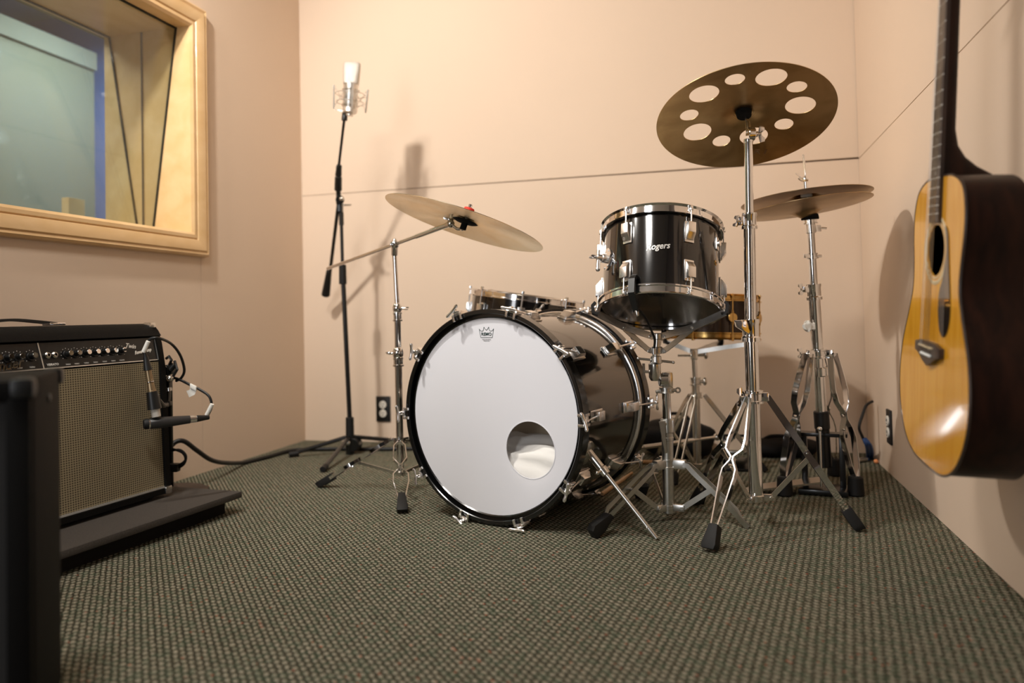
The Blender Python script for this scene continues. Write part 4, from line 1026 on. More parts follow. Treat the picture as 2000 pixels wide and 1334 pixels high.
s2_ = V((sp2.x, sp2.y, 0)) + V((.03, 0, 0))
b = MB(); b.frame(s2_ + Z * .006 + V((.02, .08, 0)), (.10, .24, .010), bev=.002); 
for s in (-1, 1): b.frame(s2_ + V((s * .045 + .02, 0, .068)), (.012, .02, .125), bev=.002)
b.cyl(s2_ + V((-.04, 0, .128)), s2_ + V((.08, 0, .128)), .005); pe.part('slave_pedal_frame', b, BLACKM)
b = MB(); b.frame(s2_ + Z * .045 + V((.02, .10, 0)), (.075, .24, .007), (1, 0, 0), (0, .98, -.2), bev=.002); pe.part('slave_footboard', b, STEEL)

bgc = V((-.16, 3.20, .0))
def bag(name, c, s, label, seed, zrot=0.):
    b = MB(); b.sph((0, 0, 0), 1, seg=40); rnd = random.Random(seed); U = V((math.cos(zrot), math.sin(zrot), 0)); W = V((-U.y, U.x, 0))
    ph = [(V((rnd.uniform(-1, 1), rnd.uniform(-1, 1), rnd.uniform(-1, 1))).normalized() * rnd.uniform(3, 7), rnd.uniform(0, 6), rnd.uniform(.01, .04)) for _ in range(6)]
    for v in b.bm.verts:
        p = v.co.copy(); q = V([math.copysign(abs(x) ** .7, x) for x in p]); r = 1 + sum(a * math.sin(k.dot(p) + o) for k, o, a in ph)
        v.co = V(c) + U * (q.x * s[0] * r) + W * (q.y * s[1] * r) + Z * (s[2] + max(-s[2], q.z * s[2] * r))
    t = Thing(name, label, 'bag', c); t.part('body', b, BAGM, angle=0)
    h = MB(); h.tube(catmull([V(c) + U * (-s[0] * .4) + Z * (s[2] * 1.9), V(c) + U * (-s[0] * .2) + Z * (s[2] * 2.3), V(c) + U * (s[0] * .2) + Z * (s[2] * 2.3), V(c) + U * (s[0] * .4) + Z * (s[2] * 1.9)], 6), .007, 8); t.part('handle', h, BAGM)
bag('equipment_bag', V((-.17, 3.29, 0)), (.15, .11, .075), 'slumped black nylon bag against the back wall behind the snare stand', 5)
bag('accessory_pouch', V((.24, 3.345, 0)), (.15, .075, .035), 'low flat black pouch on the carpet between the snare stand and hi-hat', 7)
def stick(p0, p1, label):
    t = Thing('drumstick', label, 'drumstick', p0); p0, p1 = V(p0), V(p1); d = (p1 - p0); L = d.length; d.normalize()
    b = MB(); b.lathe([(0, 0), (.005, .0), (.0072, .004), (.0072, L * .7), (.0042, L * .96)], p0, d, 14); t.part('shaft', b, STICKW)
    b = MB(); b.lathe([(.0040, L * .955), (.0052, L * .975), (.0045, L * .992), (0, L)], p0, d, 14); t.part('tip', b, STICKW)
k0 = FL(1176, 965, .008); k1 = FL(1228, 928, .008)
stick(k0, k0 + (k1 - k0).normalized() * .36, 'wooden drumstick on the carpet poking out below the bass drum')
k0 = FL(1252, 903, .008); k1 = FL(1290, 903, .008)
stick(k1, k1 - (k1 - k0).normalized() * .36 + V((0, .05, 0)), 'wooden drumstick lying farther back beside the tom stand legs')

# ------------------------------------------------------------------ large-diaphragm microphone on black boom stand
md = 2.86; MS = V((-1.485, 3.03, 0))
mt = Thing('microphone_stand', 'tall black boom stand with fold-out tripod feet in the far corner', 'microphone stand', MS)
dmp = 3.42
n0 = P(684, 862, dmp); n1 = P(669, 520, dmp); n2 = P(666, 400, dmp - .01)
b = MB(); b.cyl(P(683, 818, dmp), n1, .0105, seg=18); mt.part('lower_tube', b, BLACKM)
b = MB(); b.cyl(n1, n2, .0075, seg=18); mt.part('upper_tube', b, BLACKM)
for ga, gb, g0_, g1_ in ((P(684, 880, dmp), P(683, 815, dmp), .0195, .0180), (P(669.7, 555, dmp), P(669, 517, dmp), .0170, .0160), (P(667, 440, dmp), P(666.5, 415, dmp), .0105, .0105)):
    b = MB(); b.cyl(ga, gb, g0_, g1_, seg=20); mt.part('clutch_grip', b, RUBBER)
hubm = P(690, 868, dmp)
b = MB(); b.cyl(P(684, 892, dmp), P(684, 858, dmp), .020, seg=18); b.cyl(hubm - fwd * .02, hubm + fwd * .03 + rgt * .008, .030, seg=24); mt.part('leg_hub', b, BLACKM)
b = MB(); b.sph(P(680, 865, dmp - .03), .010); b.cyl(P(680, 865, dmp - .03), P(670, 868, dmp - .03), .005); mt.part('hub_bolt', b, CHROME)
MS2 = V((P(684, 880, dmp).x, P(684, 880, dmp).y, 0))
for fx, fy in ((632, 922), (570, 893), (760, 877)):
    fpt = FL(fx, fy); 
    if fy < 890: fpt = V((-1.27, 3.36, 0))
    rd = (fpt - MS2); rd.z = 0; rd.normalize(); h0 = MS2 + rd * .018 + Z * .085; h0.z = .075
    b = MB(); b.tube([h0, V((fpt.x, fpt.y, .014))], .0092, 10); lo = mt.part('leg', b, BLACKM)
    b = MB(); b.cyl(V((fpt.x, fpt.y, .010)) - rd * .03 + Z * .006, V((fpt.x, fpt.y, .012)) + rd * .012, .0125, seg=14)
    for v in b.bm.verts: v.co.z = max(v.co.z, .001)
    mt.part('rubber_foot', b, RUBBER, parent=lo)
# boom arm of the mic stand
bj = P(661, 398, 3.40); bt_ = P(673, 228, 3.24); bw2 = P(636, 577, 3.70)
b = MB(); b.cyl(bj, P(643, 545, 3.64), .0080, seg=16); b.cyl(bj, P(661, 325, 3.33), .0105, seg=16); mt.part('boom_tube', b, BLACKM)
b = MB(); b.cyl(P(661, 330, 3.335), bt_, .0058, seg=14); b.cyl(P(660.5, 372, 3.375), P(661, 345, 3.35), .0165, .0155, seg=16); b.cyl(P(661, 343, 3.35), P(662.5, 322, 3.33), .0145, .0115, seg=16); mt.part('boom_extension', b, BLACKM)
b = MB(); b.cyl(P(643, 528, 3.62), bw2, .0130, .0205, seg=18, bev=.004); mt.part('counterweight', b, RUBBER)
b = MB(); b.frame(P(664, 400, 3.41), (.024, .066, .034), rgt, Z, bev=.004); b.cyl(P(664, 390, 3.375), P(664, 390, 3.44), .019, seg=20); mt.part('boom_clamp', b, BLACKM)
b = MB(); b.sph(P(667, 388, 3.37), .010); b.cyl(P(668, 401, 3.39), P(686, 400, 3.38), .004); mt.part('clamp_handle', b, CHROME_OLD)
mb0 = P(683, 222, 3.22); mb1 = P(688, 122, 3.22); um = (mb1 - mb0).normalized(); mr = (rgt - um * rgt.dot(um)).normalized(); mf = um.cross(mr)
mic = Thing('condenser_microphone', 'silver studio condenser microphone in a wire shock mount atop the boom stand', 'microphone', mb0)
Lm = (mb1 - mb0).length
b = MB(); b.lathe([(0, 0), (.0245, 0), (.0305, .004), (.0305, Lm * .10), (.029, Lm * .11), (.0302, Lm * .12), (.0302, Lm * .50), (.0317, Lm * .56), (.0317, Lm * .575), (0, Lm * .575)], mb0, um, 36); mic.part('body', b, MICNICK)
b = MB(); nb = 36; pr = [(Lm * .572, 1., 1.), (Lm * .60, 1.02, 1.0), (Lm * .90, 1.14, .62), (Lm * .98, 1.10, .45), (Lm, .98, .30)]
vs = []; 
for h, sx, sy in pr:
    for i in range(nb):
        t = 2 * PI * i / nb; cx_, cy_ = math.cos(t), math.sin(t); ex_ = .8
        vs.append(mb0 + um * h + mr * (math.copysign(abs(cx_) ** ex_, cx_) * .0317 * sx) + mf * (math.copysign(abs(cy_) ** ex_, cy_) * .0317 * sy))
fs = [[i * nb + k, i * nb + (k + 1) % nb, (i + 1) * nb + (k + 1) % nb, (i + 1) * nb + k] for i in range(len(pr) - 1) for k in range(nb)] + [list(range((len(pr) - 1) * nb, len(pr) * nb))]
b._add(vs, fs); mic.part('grille_head', b, GRILLEM)
shk = Thing('shock_mount', 'spidery silver wire cradle around the condenser microphone', 'shock mount', mb0)
for h, r in ((.058, .058), (.080, .062)):
    b = MB(); b.tube([mb0 + um * (h - (.012 if h < .06 else 0)) + (mr * math.cos(t) + mf * math.sin(t)) * r for t in [2 * PI * i / 32 for i in range(32)]], .0018, 8, closed=True); shk.part('outer_ring', b, MICNICK)
for h in (.033, .098):
    b = MB(); b.tube([mb0 + um * h + (mr * math.cos(t) + mf * math.sin(t)) * .0350 for t in [2 * PI * i / 28 for i in range(28)]], .0022, 8, closed=True); shk.part('inner_ring', b, MICNICK)
for k in range(4):
    t = .35 + k * PI / 2; d_ = mr * math.cos(t) + mf * math.sin(t)
    b = MB(); b.cyl(mb0 + um * .012 + d_ * .066, mb0 + um * .110 + d_ * .071, .0040, seg=10); po = shk.part('post', b, MICNICK)
    for hh, hi in ((.016, .098), (.106, .033)):
        d2 = mr * math.cos(t + .8) + mf * math.sin(t + .8); b = MB(); b.tube([mb0 + um * hh + d_ * .068, mb0 + um * hi + d2 * .036], .0013, 6); shk.part('elastic_band', b, MICNICK, parent=po)
b = MB(); b.strap([bt_ + um * .004, mb0 + um * .006 - mr * .010 + mf * .0, mb0 + um * .014 - mr * .062], mf, .008, .003); b.cyl(mb0 - um * .010, mb0 + um * .000, .016, seg=20); shk.part('swivel_bracket', b, MICNICK)
b = MB(); b.cyl(bt_ - um * .016, bt_ + um * .022, .0125, .0105, seg=16); b.sph(bt_ - um * .014 - fwd * .008, .009); shk.part('thread_adapter', b, BLACKP)

# ------------------------------------------------------------------ amplifier and its low carpeted platform
pA = FL(458, 1001); pBl = FL(133, 1120)
du = (pBl - pA); du.z = 0; du.normalize()            # along the front edge, towards the camera
dv = V((-du.y, du.x, 0)); dv = dv if dv.x < 0 else -dv
Lp = 1.25
ptop = .066
plat = Thing('low_platform', 'low carpet-covered wooden riser under the guitar amplifier', 'platform', V((pA.x, pA.y, 0)))
b = MB(); b.prism([(.02, .02), (Lp, .02), (Lp, .42), (.02, .42)], (pA.x, pA.y, 0), du, dv, Z, 0, .044); plat.part('base', b, mat('dark_stained_board', (.008, .005, .004), .7, spec=.2))
b = MB(); b.prism([(-.012, -.022), (Lp, -.022), (Lp, .44), (-.012, .44)], (pA.x, pA.y, 0), du, dv, Z, .045, ptop, bev=.006); plat.part('carpet_top', b, CARPETB)

AO = V((-1.642, 2.042, ptop + .012)); au = V((-.075, -1, 0)).normalized(); av = V((-1, .075, 0)).normalized()   # along the front, into depth
AW, AH, AD = .68, .520, .25
amp = Thing('guitar_amplifier', 'black combo guitar amplifier with silver grille cloth standing on the low riser', 'amplifier', AO)
lean = .045
def A_(u, v, z): return AO + au * u + av * (v + lean * z) + Z * z
# side profile (v,z): leaning front, chamfered control-panel zone on top
side_prof = [(0, 0), (0, .386), (.010, .462), (.022, .500), (.036, .516), (.060, .522), (AD - .02, .522), (AD, .505), (AD, 0)]
b = MB()
for u0, u1 in ((0, .019), (AW - .019, AW)):
    n_ = len(side_prof); lo_ = [A_(u0, v, z) for v, z in side_prof]; hi_ = [A_(u1, v, z) for v, z in side_prof]
    vv = lo_ + hi_; ff = [list(range(n_))[::-1], list(range(n_, 2 * n_))] + [[i, (i + 1) % n_, n_ + (i + 1) % n_, n_ + i] for i in range(n_)]
    b._add(vv, ff, False)
def aslab(mb, pts, u0, u1):
    n_ = len(pts); vv = [A_(u0, v, z) for v, z in pts] + [A_(u1, v, z) for v, z in pts]
    mb._add(vv, [list(range(n_))[::-1], list(range(n_, 2 * n_))] + [[i, (i + 1) % n_, n_ + (i + 1) % n_, n_ + i] for i in range(n_)], False)
aslab(b, [(.012, .484), (.022, .500), (.036, .516), (.060, .522), (AD, .522), (AD, .500), (.06, .498), (.030, .480)], .0, AW)
aslab(b, [(0, 0), (0, .016), (AD, .016), (AD, 0)], 0, AW); aslab(b, [(AD - .012, .016), (AD - .012, .5), (AD, .5), (AD, .016)], .019, AW - .019)
amp.part('cabinet', b, TOLEX, angle=45)
b = MB(); aslab(b, [(.008, .020), (.008, .404), (.022, .404), (.022, .020)], .0195, AW - .0195); gr = amp.part('grille', b, GCLOTH)
b = MB(); aslab(b, [(.004, .017), (.004, .022), (.010, .022), (.010, .017)], .0195, AW - .0195); amp.part('piping', b, SILVERTRIM, parent=gr)
# control panel
b = MB(); aslab(b, [(.009, .410), (.021, .478), (.032, .478), (.020, .410)], .0195, AW - .0195); cp = amp.part('control_panel', b, mat('black_faceplate', (.008, .008, .008), .3))
pu = au; pw = (A_(0, .021, .478) - A_(0, .009, .410)).normalized(); pn = -(pu.cross(pw)); pn = pn if pn.x > 0 else -pn
def on_panel(u, t): return lerp(A_(u, .009, .410), A_(u, .021, .478), t)
def panel_uv(px, py):
    o = A_(0, .009, .410); d = ray(px, py); X = CAM + d * ((o - CAM).dot(pn) / d.dot(pn)) - o; return X.dot(au), X.dot(pw) / .069
b = MB(); b.strap([on_panel(.020, .0) + pn * .001, on_panel(AW - .02, .0) + pn * .001], pw, .0028, .001); b.strap([on_panel(.020, 0) + pn * .001, on_panel(.020, 1) + pn * .001], pu, .0025, .001)
du_ = panel_uv(76, 665)[0]; b.strap([on_panel(du_, 0) + pn * .001, on_panel(du_ + .006, 1) + pn * .001], pu, .003, .001); amp.part('trim_line', b, SILVERTRIM, parent=cp)
kn = [panel_uv(x, 655)[0] for x in (123, 140, 159, 177, 195, 212, 229)]
kn += [panel_uv(x, 660)[0] for x in (53, 28, 6)]; stp = kn[-1] - kn[-2]; kn += [kn[-1] + stp * i for i in (1, 2)]
for u_ in kn:
    if u_ > AW - .04: continue
    c_ = on_panel(u_, .50)
    b = MB(); b.cyl(c_ + pn * .001, c_ + pn * .005, .0125, .0115, seg=24); b.cyl(c_ + pn * .005, c_ + pn * .018, .0085, .0075, seg=20); kb = amp.part('knob', b, BLACKP)
    b = MB(); b.cyl(c_ + pn * .018, c_ + pn * .0195, .0070, seg=20); amp.part('knob_cap', b, CHROME, parent=kb)
for x in (85, 99):
    c_ = on_panel(panel_uv(x, 660)[0], .50); b = MB(); b.lathe([(.0038, .001), (.009, .001), (.009, .006), (.006, .009), (.0038, .009)], c_, pn, 18, closed=True); amp.part('input_jack', b, CHROME_OLD)
Up = -au; PW_ = SILVERTRIM
b = MB()
for u_ in kn:
    if u_ > AW - .05: continue
    b.text('VOLUME' if abs(u_ - kn[6]) < .001 else 'TREBLE', on_panel(u_, .10) + pn * .0006, Up, pw, pn, .0048, .0004)
b.text('VIBRATO', on_panel(panel_uv(96, 672)[0], .14) + pn * .0006, Up, pw, pn, .0085, .0004, bold=.0002)
for u_ in kn:
    for q in range(9):
        an = math.radians(-130 + 260 * q / 8); 
        if u_ < AW - .05: b.frame(on_panel(u_, .50) + (Up * math.sin(an) + pw * math.cos(an)) * .0165 + pn * .0006, (.0016, .0016, .0004), Up, pw)
amp.part('panel_print', b, mat('white_print', (.75, .74, .70), .5), parent=cp)
b = MB(); b.text('Twin', on_panel(panel_uv(249, 650)[0], .68) + pn * .0007, (Up + pw * -.16), (pw + Up * .16), pn, .019, .0006, shear=.4, bold=.0003)
b.text('Reverb-Amp', on_panel(panel_uv(273, 656)[0], .42) + pn * .0007, (Up + pw * .12), (pw - Up * .12), pn, .0150, .0006, shear=.4, bold=.0003, xs=.85); amp.part('model_script', b, mat('cream_script', (.80, .76, .68), .4), parent=cp)
fl_ = A_(0, .008, .3); 
def on_grille(px, py):
    nn = au.cross(A_(0, .008, .4) - A_(0, .008, 0)).normalized(); d = ray(px, py); return CAM + d * ((fl_ - CAM).dot(nn) / d.dot(nn))
gl = on_grille(4, 716); b = MB(); b.text('Fender', gl + pn * .001, (Up + pw * .12), (pw - Up * .12), pn, .036, .004, shear=.4, bold=.0005); amp.part('nameplate', b, CHROME)
# handle and corners
h0, h1 = A_(AW / 2 - .13, .12, .524), A_(AW / 2 + .13, .12, .524)
h0 = A_(.30, .10, .524); h1 = A_(.56, .10, .524)
b = MB(); b.strap(catmull([h0 + Z * .004, lerp(h0, h1, .2) + Z * .010, lerp(h0, h1, .5) + Z * .016, lerp(h0, h1, .8) + Z * .010, h1 + Z * .004], 5), av, .026, .007); hd = amp.part('handle', b, BLACKP)
for h_ in (h0, h1):
    b = MB(); b.frame(h_ + Z * .003, (.050, .030, .008), au, av, bev=.002); amp.part('handle_end_cap', b, CHROME, parent=hd)
for u_ in (.0, AW):
    for z_ in (0, .520):
        v_ = .0 if z_ == 0 else .035; s = 1 if u_ == 0 else -1
        b = MB(); b.frame(A_(u_ + s * .012, v_ + .010, z_ + (.010 if z_ == 0 else -.006)), (.026, .028, .024), au, av, bev=.005)
        amp.part('corner_guard', b, CHROME_OLD)
for u_ in (.05, AW - .05):
    for v_ in (.04, AD - .04):
        b = MB(); b.cyl(A_(u_, v_, .002), V((A_(u_, v_, 0).x, A_(u_, v_, 0).y, ptop + .001)), .014, seg=14); amp.part('foot', b, RUBBER)

# ------------------------------------------------------------------ amp microphones with round-base stand
rb = V((-1.905, 2.50, 0)); rb = FL(334, 948); rb = V((XL + .135, rb.y * (XL + .135) / rb.x, 0))
st = Thing('microphone_stand', 'short round-base stand behind the amplifier holding both amp microphones', 'microphone stand', rb)
b = MB(); b.lathe([(0, .030), (.02, .030), (.03, .022), (.110, .018), (.122, .012), (.125, 0), (0, 0)], rb, Z, 48); st.part('base', b, mat('dark_brown_iron', (.028, .018, .015), .45))
tp_ = P(331, 742, 2.46); b = MB(); b.cyl(rb + Z * .02, tp_, .009, seg=16); st.part('pole', b, BLACKM)
cl0 = P(331, 722, 2.44)
b = MB(); b.frame(P(327, 765, 2.44), (.018, .085, .022), rgt, Z + rgt * .08, bev=.006); b.cyl(cl0 - fwd * .02, cl0 + fwd * .02, .017, seg=20); b.frame(P(322, 788, 2.42), (.040, .014, .020), rgt, Z, bev=.004)
b.cyl(P(332, 722, 2.42), P(341, 712, 2.42), .010); b.cyl(P(326, 735, 2.42), P(335, 745, 2.42), .009); b.tube([P(325, 700, 2.42), P(330, 696, 2.41), P(335, 703, 2.41), P(331, 712, 2.42)], .0045, 8); b.tube([P(341, 705, 2.42), P(346, 722, 2.41), P(338, 735, 2.41)], .0045, 8)
st.part('boom_clamp', b, BLACKP)
b = MB(); b.sph(P(332, 739, 2.40), .0095); b.cyl(P(330, 757, 2.405), P(331, 764, 2.405), .008); b.cyl(P(310, 722, 2.40), P(325, 716, 2.40), .0025); st.part('clamp_bolt', b, CHROME_OLD)
b = MB(); b.tube([P(327, 790, 2.42), P(318, 792, 2.35), P(309, 782, 2.30), P(305, 772, 2.28)], .008, 10); b.lathe([(.0165, 0), (.0195, 0), (.0155, .052), (.0125, .052)], P(302, 799, 2.265), (P(297, 766, 2.265) - P(302, 799, 2.265)), 20, closed=True); st.part('clip_holder', b, BLACKP)
# upright pencil microphone
m0_, m1_ = P(305, 812, 2.265), P(289, 722, 2.265); dm = (m1_ - m0_).normalized()
pm = Thing('instrument_microphone', 'bronze-coloured pencil microphone held upright in a black clip at the amp', 'microphone', m0_)
b = MB(); b.cyl(m0_, lerp(m0_, m1_, .55), .0120, seg=22); b.cyl(lerp(m0_, m1_, .5), lerp(m0_, m1_, .72), .0120, .0095, seg=22); b.cyl(lerp(m0_, m1_, .72), m1_, .0098, .0092, seg=22); pm.part('body', b, mat('bronze_satin', (.30, .22, .13), .35, .8))
b = MB(); b.cyl(m0_ - dm * .004, m0_ + dm * .022, .0128, seg=22); pm.part('capsule_grille', b, GRILLEM)
b = MB(); b.cyl(lerp(m0_, m1_, .73), lerp(m0_, m1_, .745), .0105, seg=22); pm.part('ring', b, CHROME)
b = MB(); b.cyl(m1_ - dm * .002, m1_ + dm * .040, .0125, .0065, seg=20); b.cyl(m1_ + dm * .038, m1_ + dm * .055, .005, .004); pm.part('connector', b, BLACKP)
# horizontal dynamic microphone
r0_, r1_ = P(279, 829, 2.25), P(372, 819, 2.33); dh = (r1_ - r0_).normalized()
dmn = Thing('dynamic_microphone', 'black dynamic microphone lying horizontally with its tip at the grille', 'microphone', r0_)
b = MB(); b.lathe([(0, 0), (.013, .002), (.0155, .008), (.0155, .016)], r0_, dh, 22); dmn.part('grille_head', b, RUBBER)
b = MB(); b.lathe([(.0145, .016), (.0165, .020), (.0165, .058), (.0155, .070), (.0120, (r1_ - r0_).length - .002), (0, (r1_ - r0_).length)], r0_, dh, 22); dmn.part('body', b, mat('dark_grey_enamel', (.022, .021, .021), .38))
b = MB(); b.lathe([(.0148, .0145), (.0160, .0145), (.0160, .0185), (.0148, .0185)], r0_, dh, 22, closed=True); dmn.part('ring', b, CHROME)
b = MB(); b.cyl(r1_ - dh * .004, r1_ + dh * .018, .0110, seg=20); dmn.part('connector_sleeve', b, CHROME)
b = MB(); b.cyl(r1_ + dh * .018, r1_ + dh * .055, .0105, .0065, seg=20); dmn.part('connector_boot', b, BLACKP)
def tape_flag(t, p, d, w, l, s=.012, name='tape_label'):
    b = MB(); b.cyl(V(p) - V(d).normalized() * s, V(p) + V(d).normalized() * s, .0062, seg=12)
    if l: b.strap([V(p), V(p) + V(w) * (l * .6), V(p) + V(w) * l + Z * .004], V(d), .022, .0012)
    t.part(name, b, TAPE)
# cable of the upright mic: from the connector up, over, and down behind the amp corner
e0_ = m1_ + dm * .055
ca = Thing('microphone_cable', 'black cable looping from the upright pencil microphone over the amp edge', 'cable', e0_)
c1p = catmull([e0_, P(288, 675, 2.265), P(294, 662, 2.265), P(312, 661, 2.28), P(335, 672, 2.37), P(352, 694, 2.40), P(360, 722, 2.42), P(354, 738, 2.43), P(344, 744, 2.44)], 8)
b = MB(); b.tube(c1p, .0042, 10); ca.part('lead', b, CABLEM)
tape_flag(ca, P(285, 677, 2.26), P(290, 668, 2.265) - P(281, 688, 2.265), V((0, 0, 1)), 0, .018)
cb = Thing('microphone_cable', 'black cable with white tape flag looping from the horizontal microphone', 'cable', r1_ + dh * .05)
c2p = catmull([r1_ + dh * .052, P(405, 813, 2.40), P(413, 795, 2.40), P(409, 775, 2.40), P(392, 762, 2.41), P(372, 752, 2.42), P(352, 742, 2.43), P(340, 738, 2.44)], 8)
b = MB(); b.tube(c2p, .0042, 10); cb.part('lead', b, CABLEM)
tape_flag(cb, P(409, 800, 2.395), P(414, 790, 2.4) - P(403, 811, 2.4), Z, 0, .020)
b = MB(); q_ = P(378, 756, 2.41); b.frame(q_, (.022, .014, .010), (P(385, 759, 2.4) - P(371, 752, 2.4)), Z, bev=.002); b.strap([q_ - Z * .004, q_ - Z * .016 - rgt * .004, q_ - Z * .022 - rgt * .018], (rgt + Z * .2), .022, .0014); cb.part('tape_flag', b, TAPE)

# amp power cord coil and long fat cable along the left wall
b = MB(); cdm = 2.60
b.tube(catmull([P(334, 880, cdm), P(352, 879, cdm), P(363, 890, cdm), P(360, 905, cdm), P(348, 914, cdm), P(334, 918, cdm)], 8), .0042, 8)
b.tube(catmull([P(334, 876, cdm), P(356, 884, cdm), P(362, 898, cdm), P(350, 908, cdm), P(334, 910, cdm)], 8), .0042, 8)
b.frame(P(340, 913, cdm), (.035, .028, .03), rgt, Z, bev=.006)
single('mains_cable', b, CABLEM, 'coiled black power mains cable hanging beside the rear corner of the amplifier', 'cable', loc=P(345, 895, cdm))
b = MB()
def WL(px, py, off=.012):
    q = PLN(px, py, 0, XL + off); return q
pts = [P(328, 880, 2.72), P(342, 864, 2.74), P(360, 862, 2.76), P(385, 880, 2.82), P(412, 898, 2.90), P(440, 904, 3.02), FL(478, 903, .010), FL(520, 893, .010), FL(570, 880, .010), FL(640, 877, .010), FL(720, 877, .010), FL(800, 876, .010), V((-.85, 3.40, .01)), V((-.3, 3.42, .01))]
for q in pts: q.x = max(q.x, XL + .012); q.y = min(q.y, YB - .012); q.z = max(q.z, .0095)
b.tube(catmull(pts, 8), .0085, 12); single('thick_cable', b, CABLEM, 'thick black cable trailing from the amplifier along the base of the walls', 'cable', loc=(-1.5, 3.3, 0))

# ------------------------------------------------------------------ cables in the right corner
b = MB(); b.tube(catmull([P(1704, 784, 2.95), P(1692, 792, 2.93), P(1684, 812, 2.92), P(1678, 835, 2.91), P(1684, 852, 2.92), P(1690, 866, 2.93)], 8), .0055, 10)
single('black_cable', b, CABLEM, 'black cable end arching out of the corner above the blue cable', 'cable', loc=P(1684, 820, 2.92))
b = MB()
for q in (0, 5, 10): b.tube(catmull([P(1686 + q * .4, 856, 2.92), P(1692 + q, 872, 2.93), FL(1694 + q, 893, .006), FL(1690 + q * .5, 897, .006)], 8), .0048, 8)
for v in b.bm.verts: v.co.x = min(v.co.x, XR - .002); v.co.y = min(v.co.y, YB - .002)
single('blue_cable', b, CABLEBL, 'looped blue cable dropping to the carpet in the corner', 'cable', loc=P(1694, 875, 2.93))
q_ = FL(1684, 898, .01); b = MB(); b.cyl(q_ - rgt * .022 - fwd * .01, q_ + rgt * .022 + fwd * .01, .009, .008, seg=14)
for v in b.bm.verts: v.co.x = min(v.co.x, XR - .004)
single('cable_connector', b, STEEL, 'small metal plug lying on the carpet by the blue cable', 'connector', loc=q_)
q_ = FL(1705, 901, .009); q_.x = XR - .012; b = MB(); b.sph(q_, .0085, (1, 1.2, 1)); single('foam_earplug', b, mat('orange_foam', (.85, .32, .12), .7), 'tiny orange earplug where the carpet meets the side wall', 'earplug', loc=q_)

# ------------------------------------------------------------------ acoustic guitar on the side wall
GO = V((.398, 1.690, .288)); gU = V((.045, -.065, .845)).normalized(); gW = V((-.04, 1, .0)); gW = (gW - gU * gW.dot(gU)).normalized(); gN = gU.cross(gW).normalized()
if gN.x > 0: gN = -gN
gt = Thing('acoustic_guitar', 'hanging steel-string acoustic guitar with orange spruce top and dark sides', 'guitar', GO)
GLn, GD = .565, .112
ctl = [(0, 0), (.085, .004), (.150, .030), (.196, .085), (.213, .150), (.200, .225), (.160, .300), (.139, .350), (.141, .400), (.150, .450), (.149, .500), (.128, .542), (.080, .562), (.030, .566)]
half = catmull([V((x, y, 0)) for x, y in ctl], 5)
outl = [(p.x, p.y) for p in half] + [(-p.x, p.y) for p in reversed(half)][:-1]
def G_(w_, t, n): return GO + gW * w_ + gU * t + gN * n
b = MB(); n_ = len(outl); vv = [G_(x, y, 0) for x, y in outl] + [G_(x, y, -GD * (1 - .12 * y / GLn)) for x, y in outl]
b._add(vv, [[i, (i + 1) % n_, n_ + (i + 1) % n_, n_ + i] for i in range(n_)] + [list(range(n_, 2 * n_))]); gb = gt.part('body', b, MAHOG, angle=50, label='dark glossy mahogany sides and back')
# top with a real sound hole: bridge the outline to the hole ring
sh_t = .425; shr = .050
b = MB(); vs = []; rows = 8
hole = []
for x, y in outl:
    a = math.atan2(y - sh_t, x); hole.append((shr * math.cos(a), sh_t + shr * math.sin(a)))
for i in range(rows + 1):
    t = i / rows
    for (x, y), (hx_, hy_) in zip(outl, hole): vs.append(G_(x * t + hx_ * (1 - t), y * t + hy_ * (1 - t), .0015))
vs += [v - gN * .003 for v in vs]
half_n = (rows + 1) * n_
fs = [[o + i * n_ + k, o + i * n_ + (k + 1) % n_, o + (i + 1) * n_ + (k + 1) % n_, o + (i + 1) * n_ + k] for o in (0, half_n) for i in range(rows) for k in range(n_)]
fs += [[k, (k + 1) % n_, half_n + (k + 1) % n_, half_n + k] for k in range(n_)]
b._add(vs, fs, False); gtop = gt.part('soundboard', b, SPRUCE, label='glossy orange spruce top')
b = MB(); b.tube([G_(x * 1.002, (y - .28) * 1.002 + .28, .0) for x, y in outl], .0026, 8, closed=True); gt.part('binding', b, ROSEW)
b = MB(); O = G_(0, sh_t, .0016)
b.lathe([(shr + .003, 0), (shr + .0045, .0004), (shr + .006, 0)], O, gN, 60, closed=True); b.lathe([(shr + .010, 0), (shr + .011, .0005), (shr + .017, .0005), (shr + .018, 0)], O, gN, 60, closed=True); gt.part('rosette', b, IVBIND)
side = -1
b = MB(); pk = [(.056, .470), (.070, .455), (.078, .420), (.086, .380), (.098, .330), (.100, .300), (.088, .272), (.066, .262), (.046, .275), (.034, .310), (.036, .345), (.052, .372), (.062, .40), (.066, .43), (.060, .455)]
pk = [(p.x, p.y) for p in catmull([V((x, y, 0)) for x, y in pk], 4, closed=True)]
b.prism([(side * x, y) for x, y in pk], GO, gW, gU, gN, .0016, .0034); gt.part('pickguard', b, PICKG)
bt0 = .232
b = MB(); bo = [(-.078, .008), (-.078, -.010), (-.050, -.014), (-.030, -.026), (0, -.034), (.030, -.026), (.050, -.014), (.078, -.010), (.078, .008), (.04, .014), (-.04, .014)]
b.prism([(x, bt0 + y) for x, y in bo], GO, gW, gU, gN, .0016, .0105, bev=.0015); bg = gt.part('bridge', b, ROSEW)
b = MB(); b.frame(G_(0, bt0 + .004, .012), (.074, .003, .007), gW, gU + gW * .04); gt.part('saddle', b, IVBIND, parent=bg)
for i in range(6):
    x = (i - 2.5) * .0108; b = MB(); b.sph(G_(x, bt0 - .012, .012), .0032); gt.part('bridge_pin', b, PEARL, parent=bg)
NT = 1.02; fb_end = sh_t + shr + .003
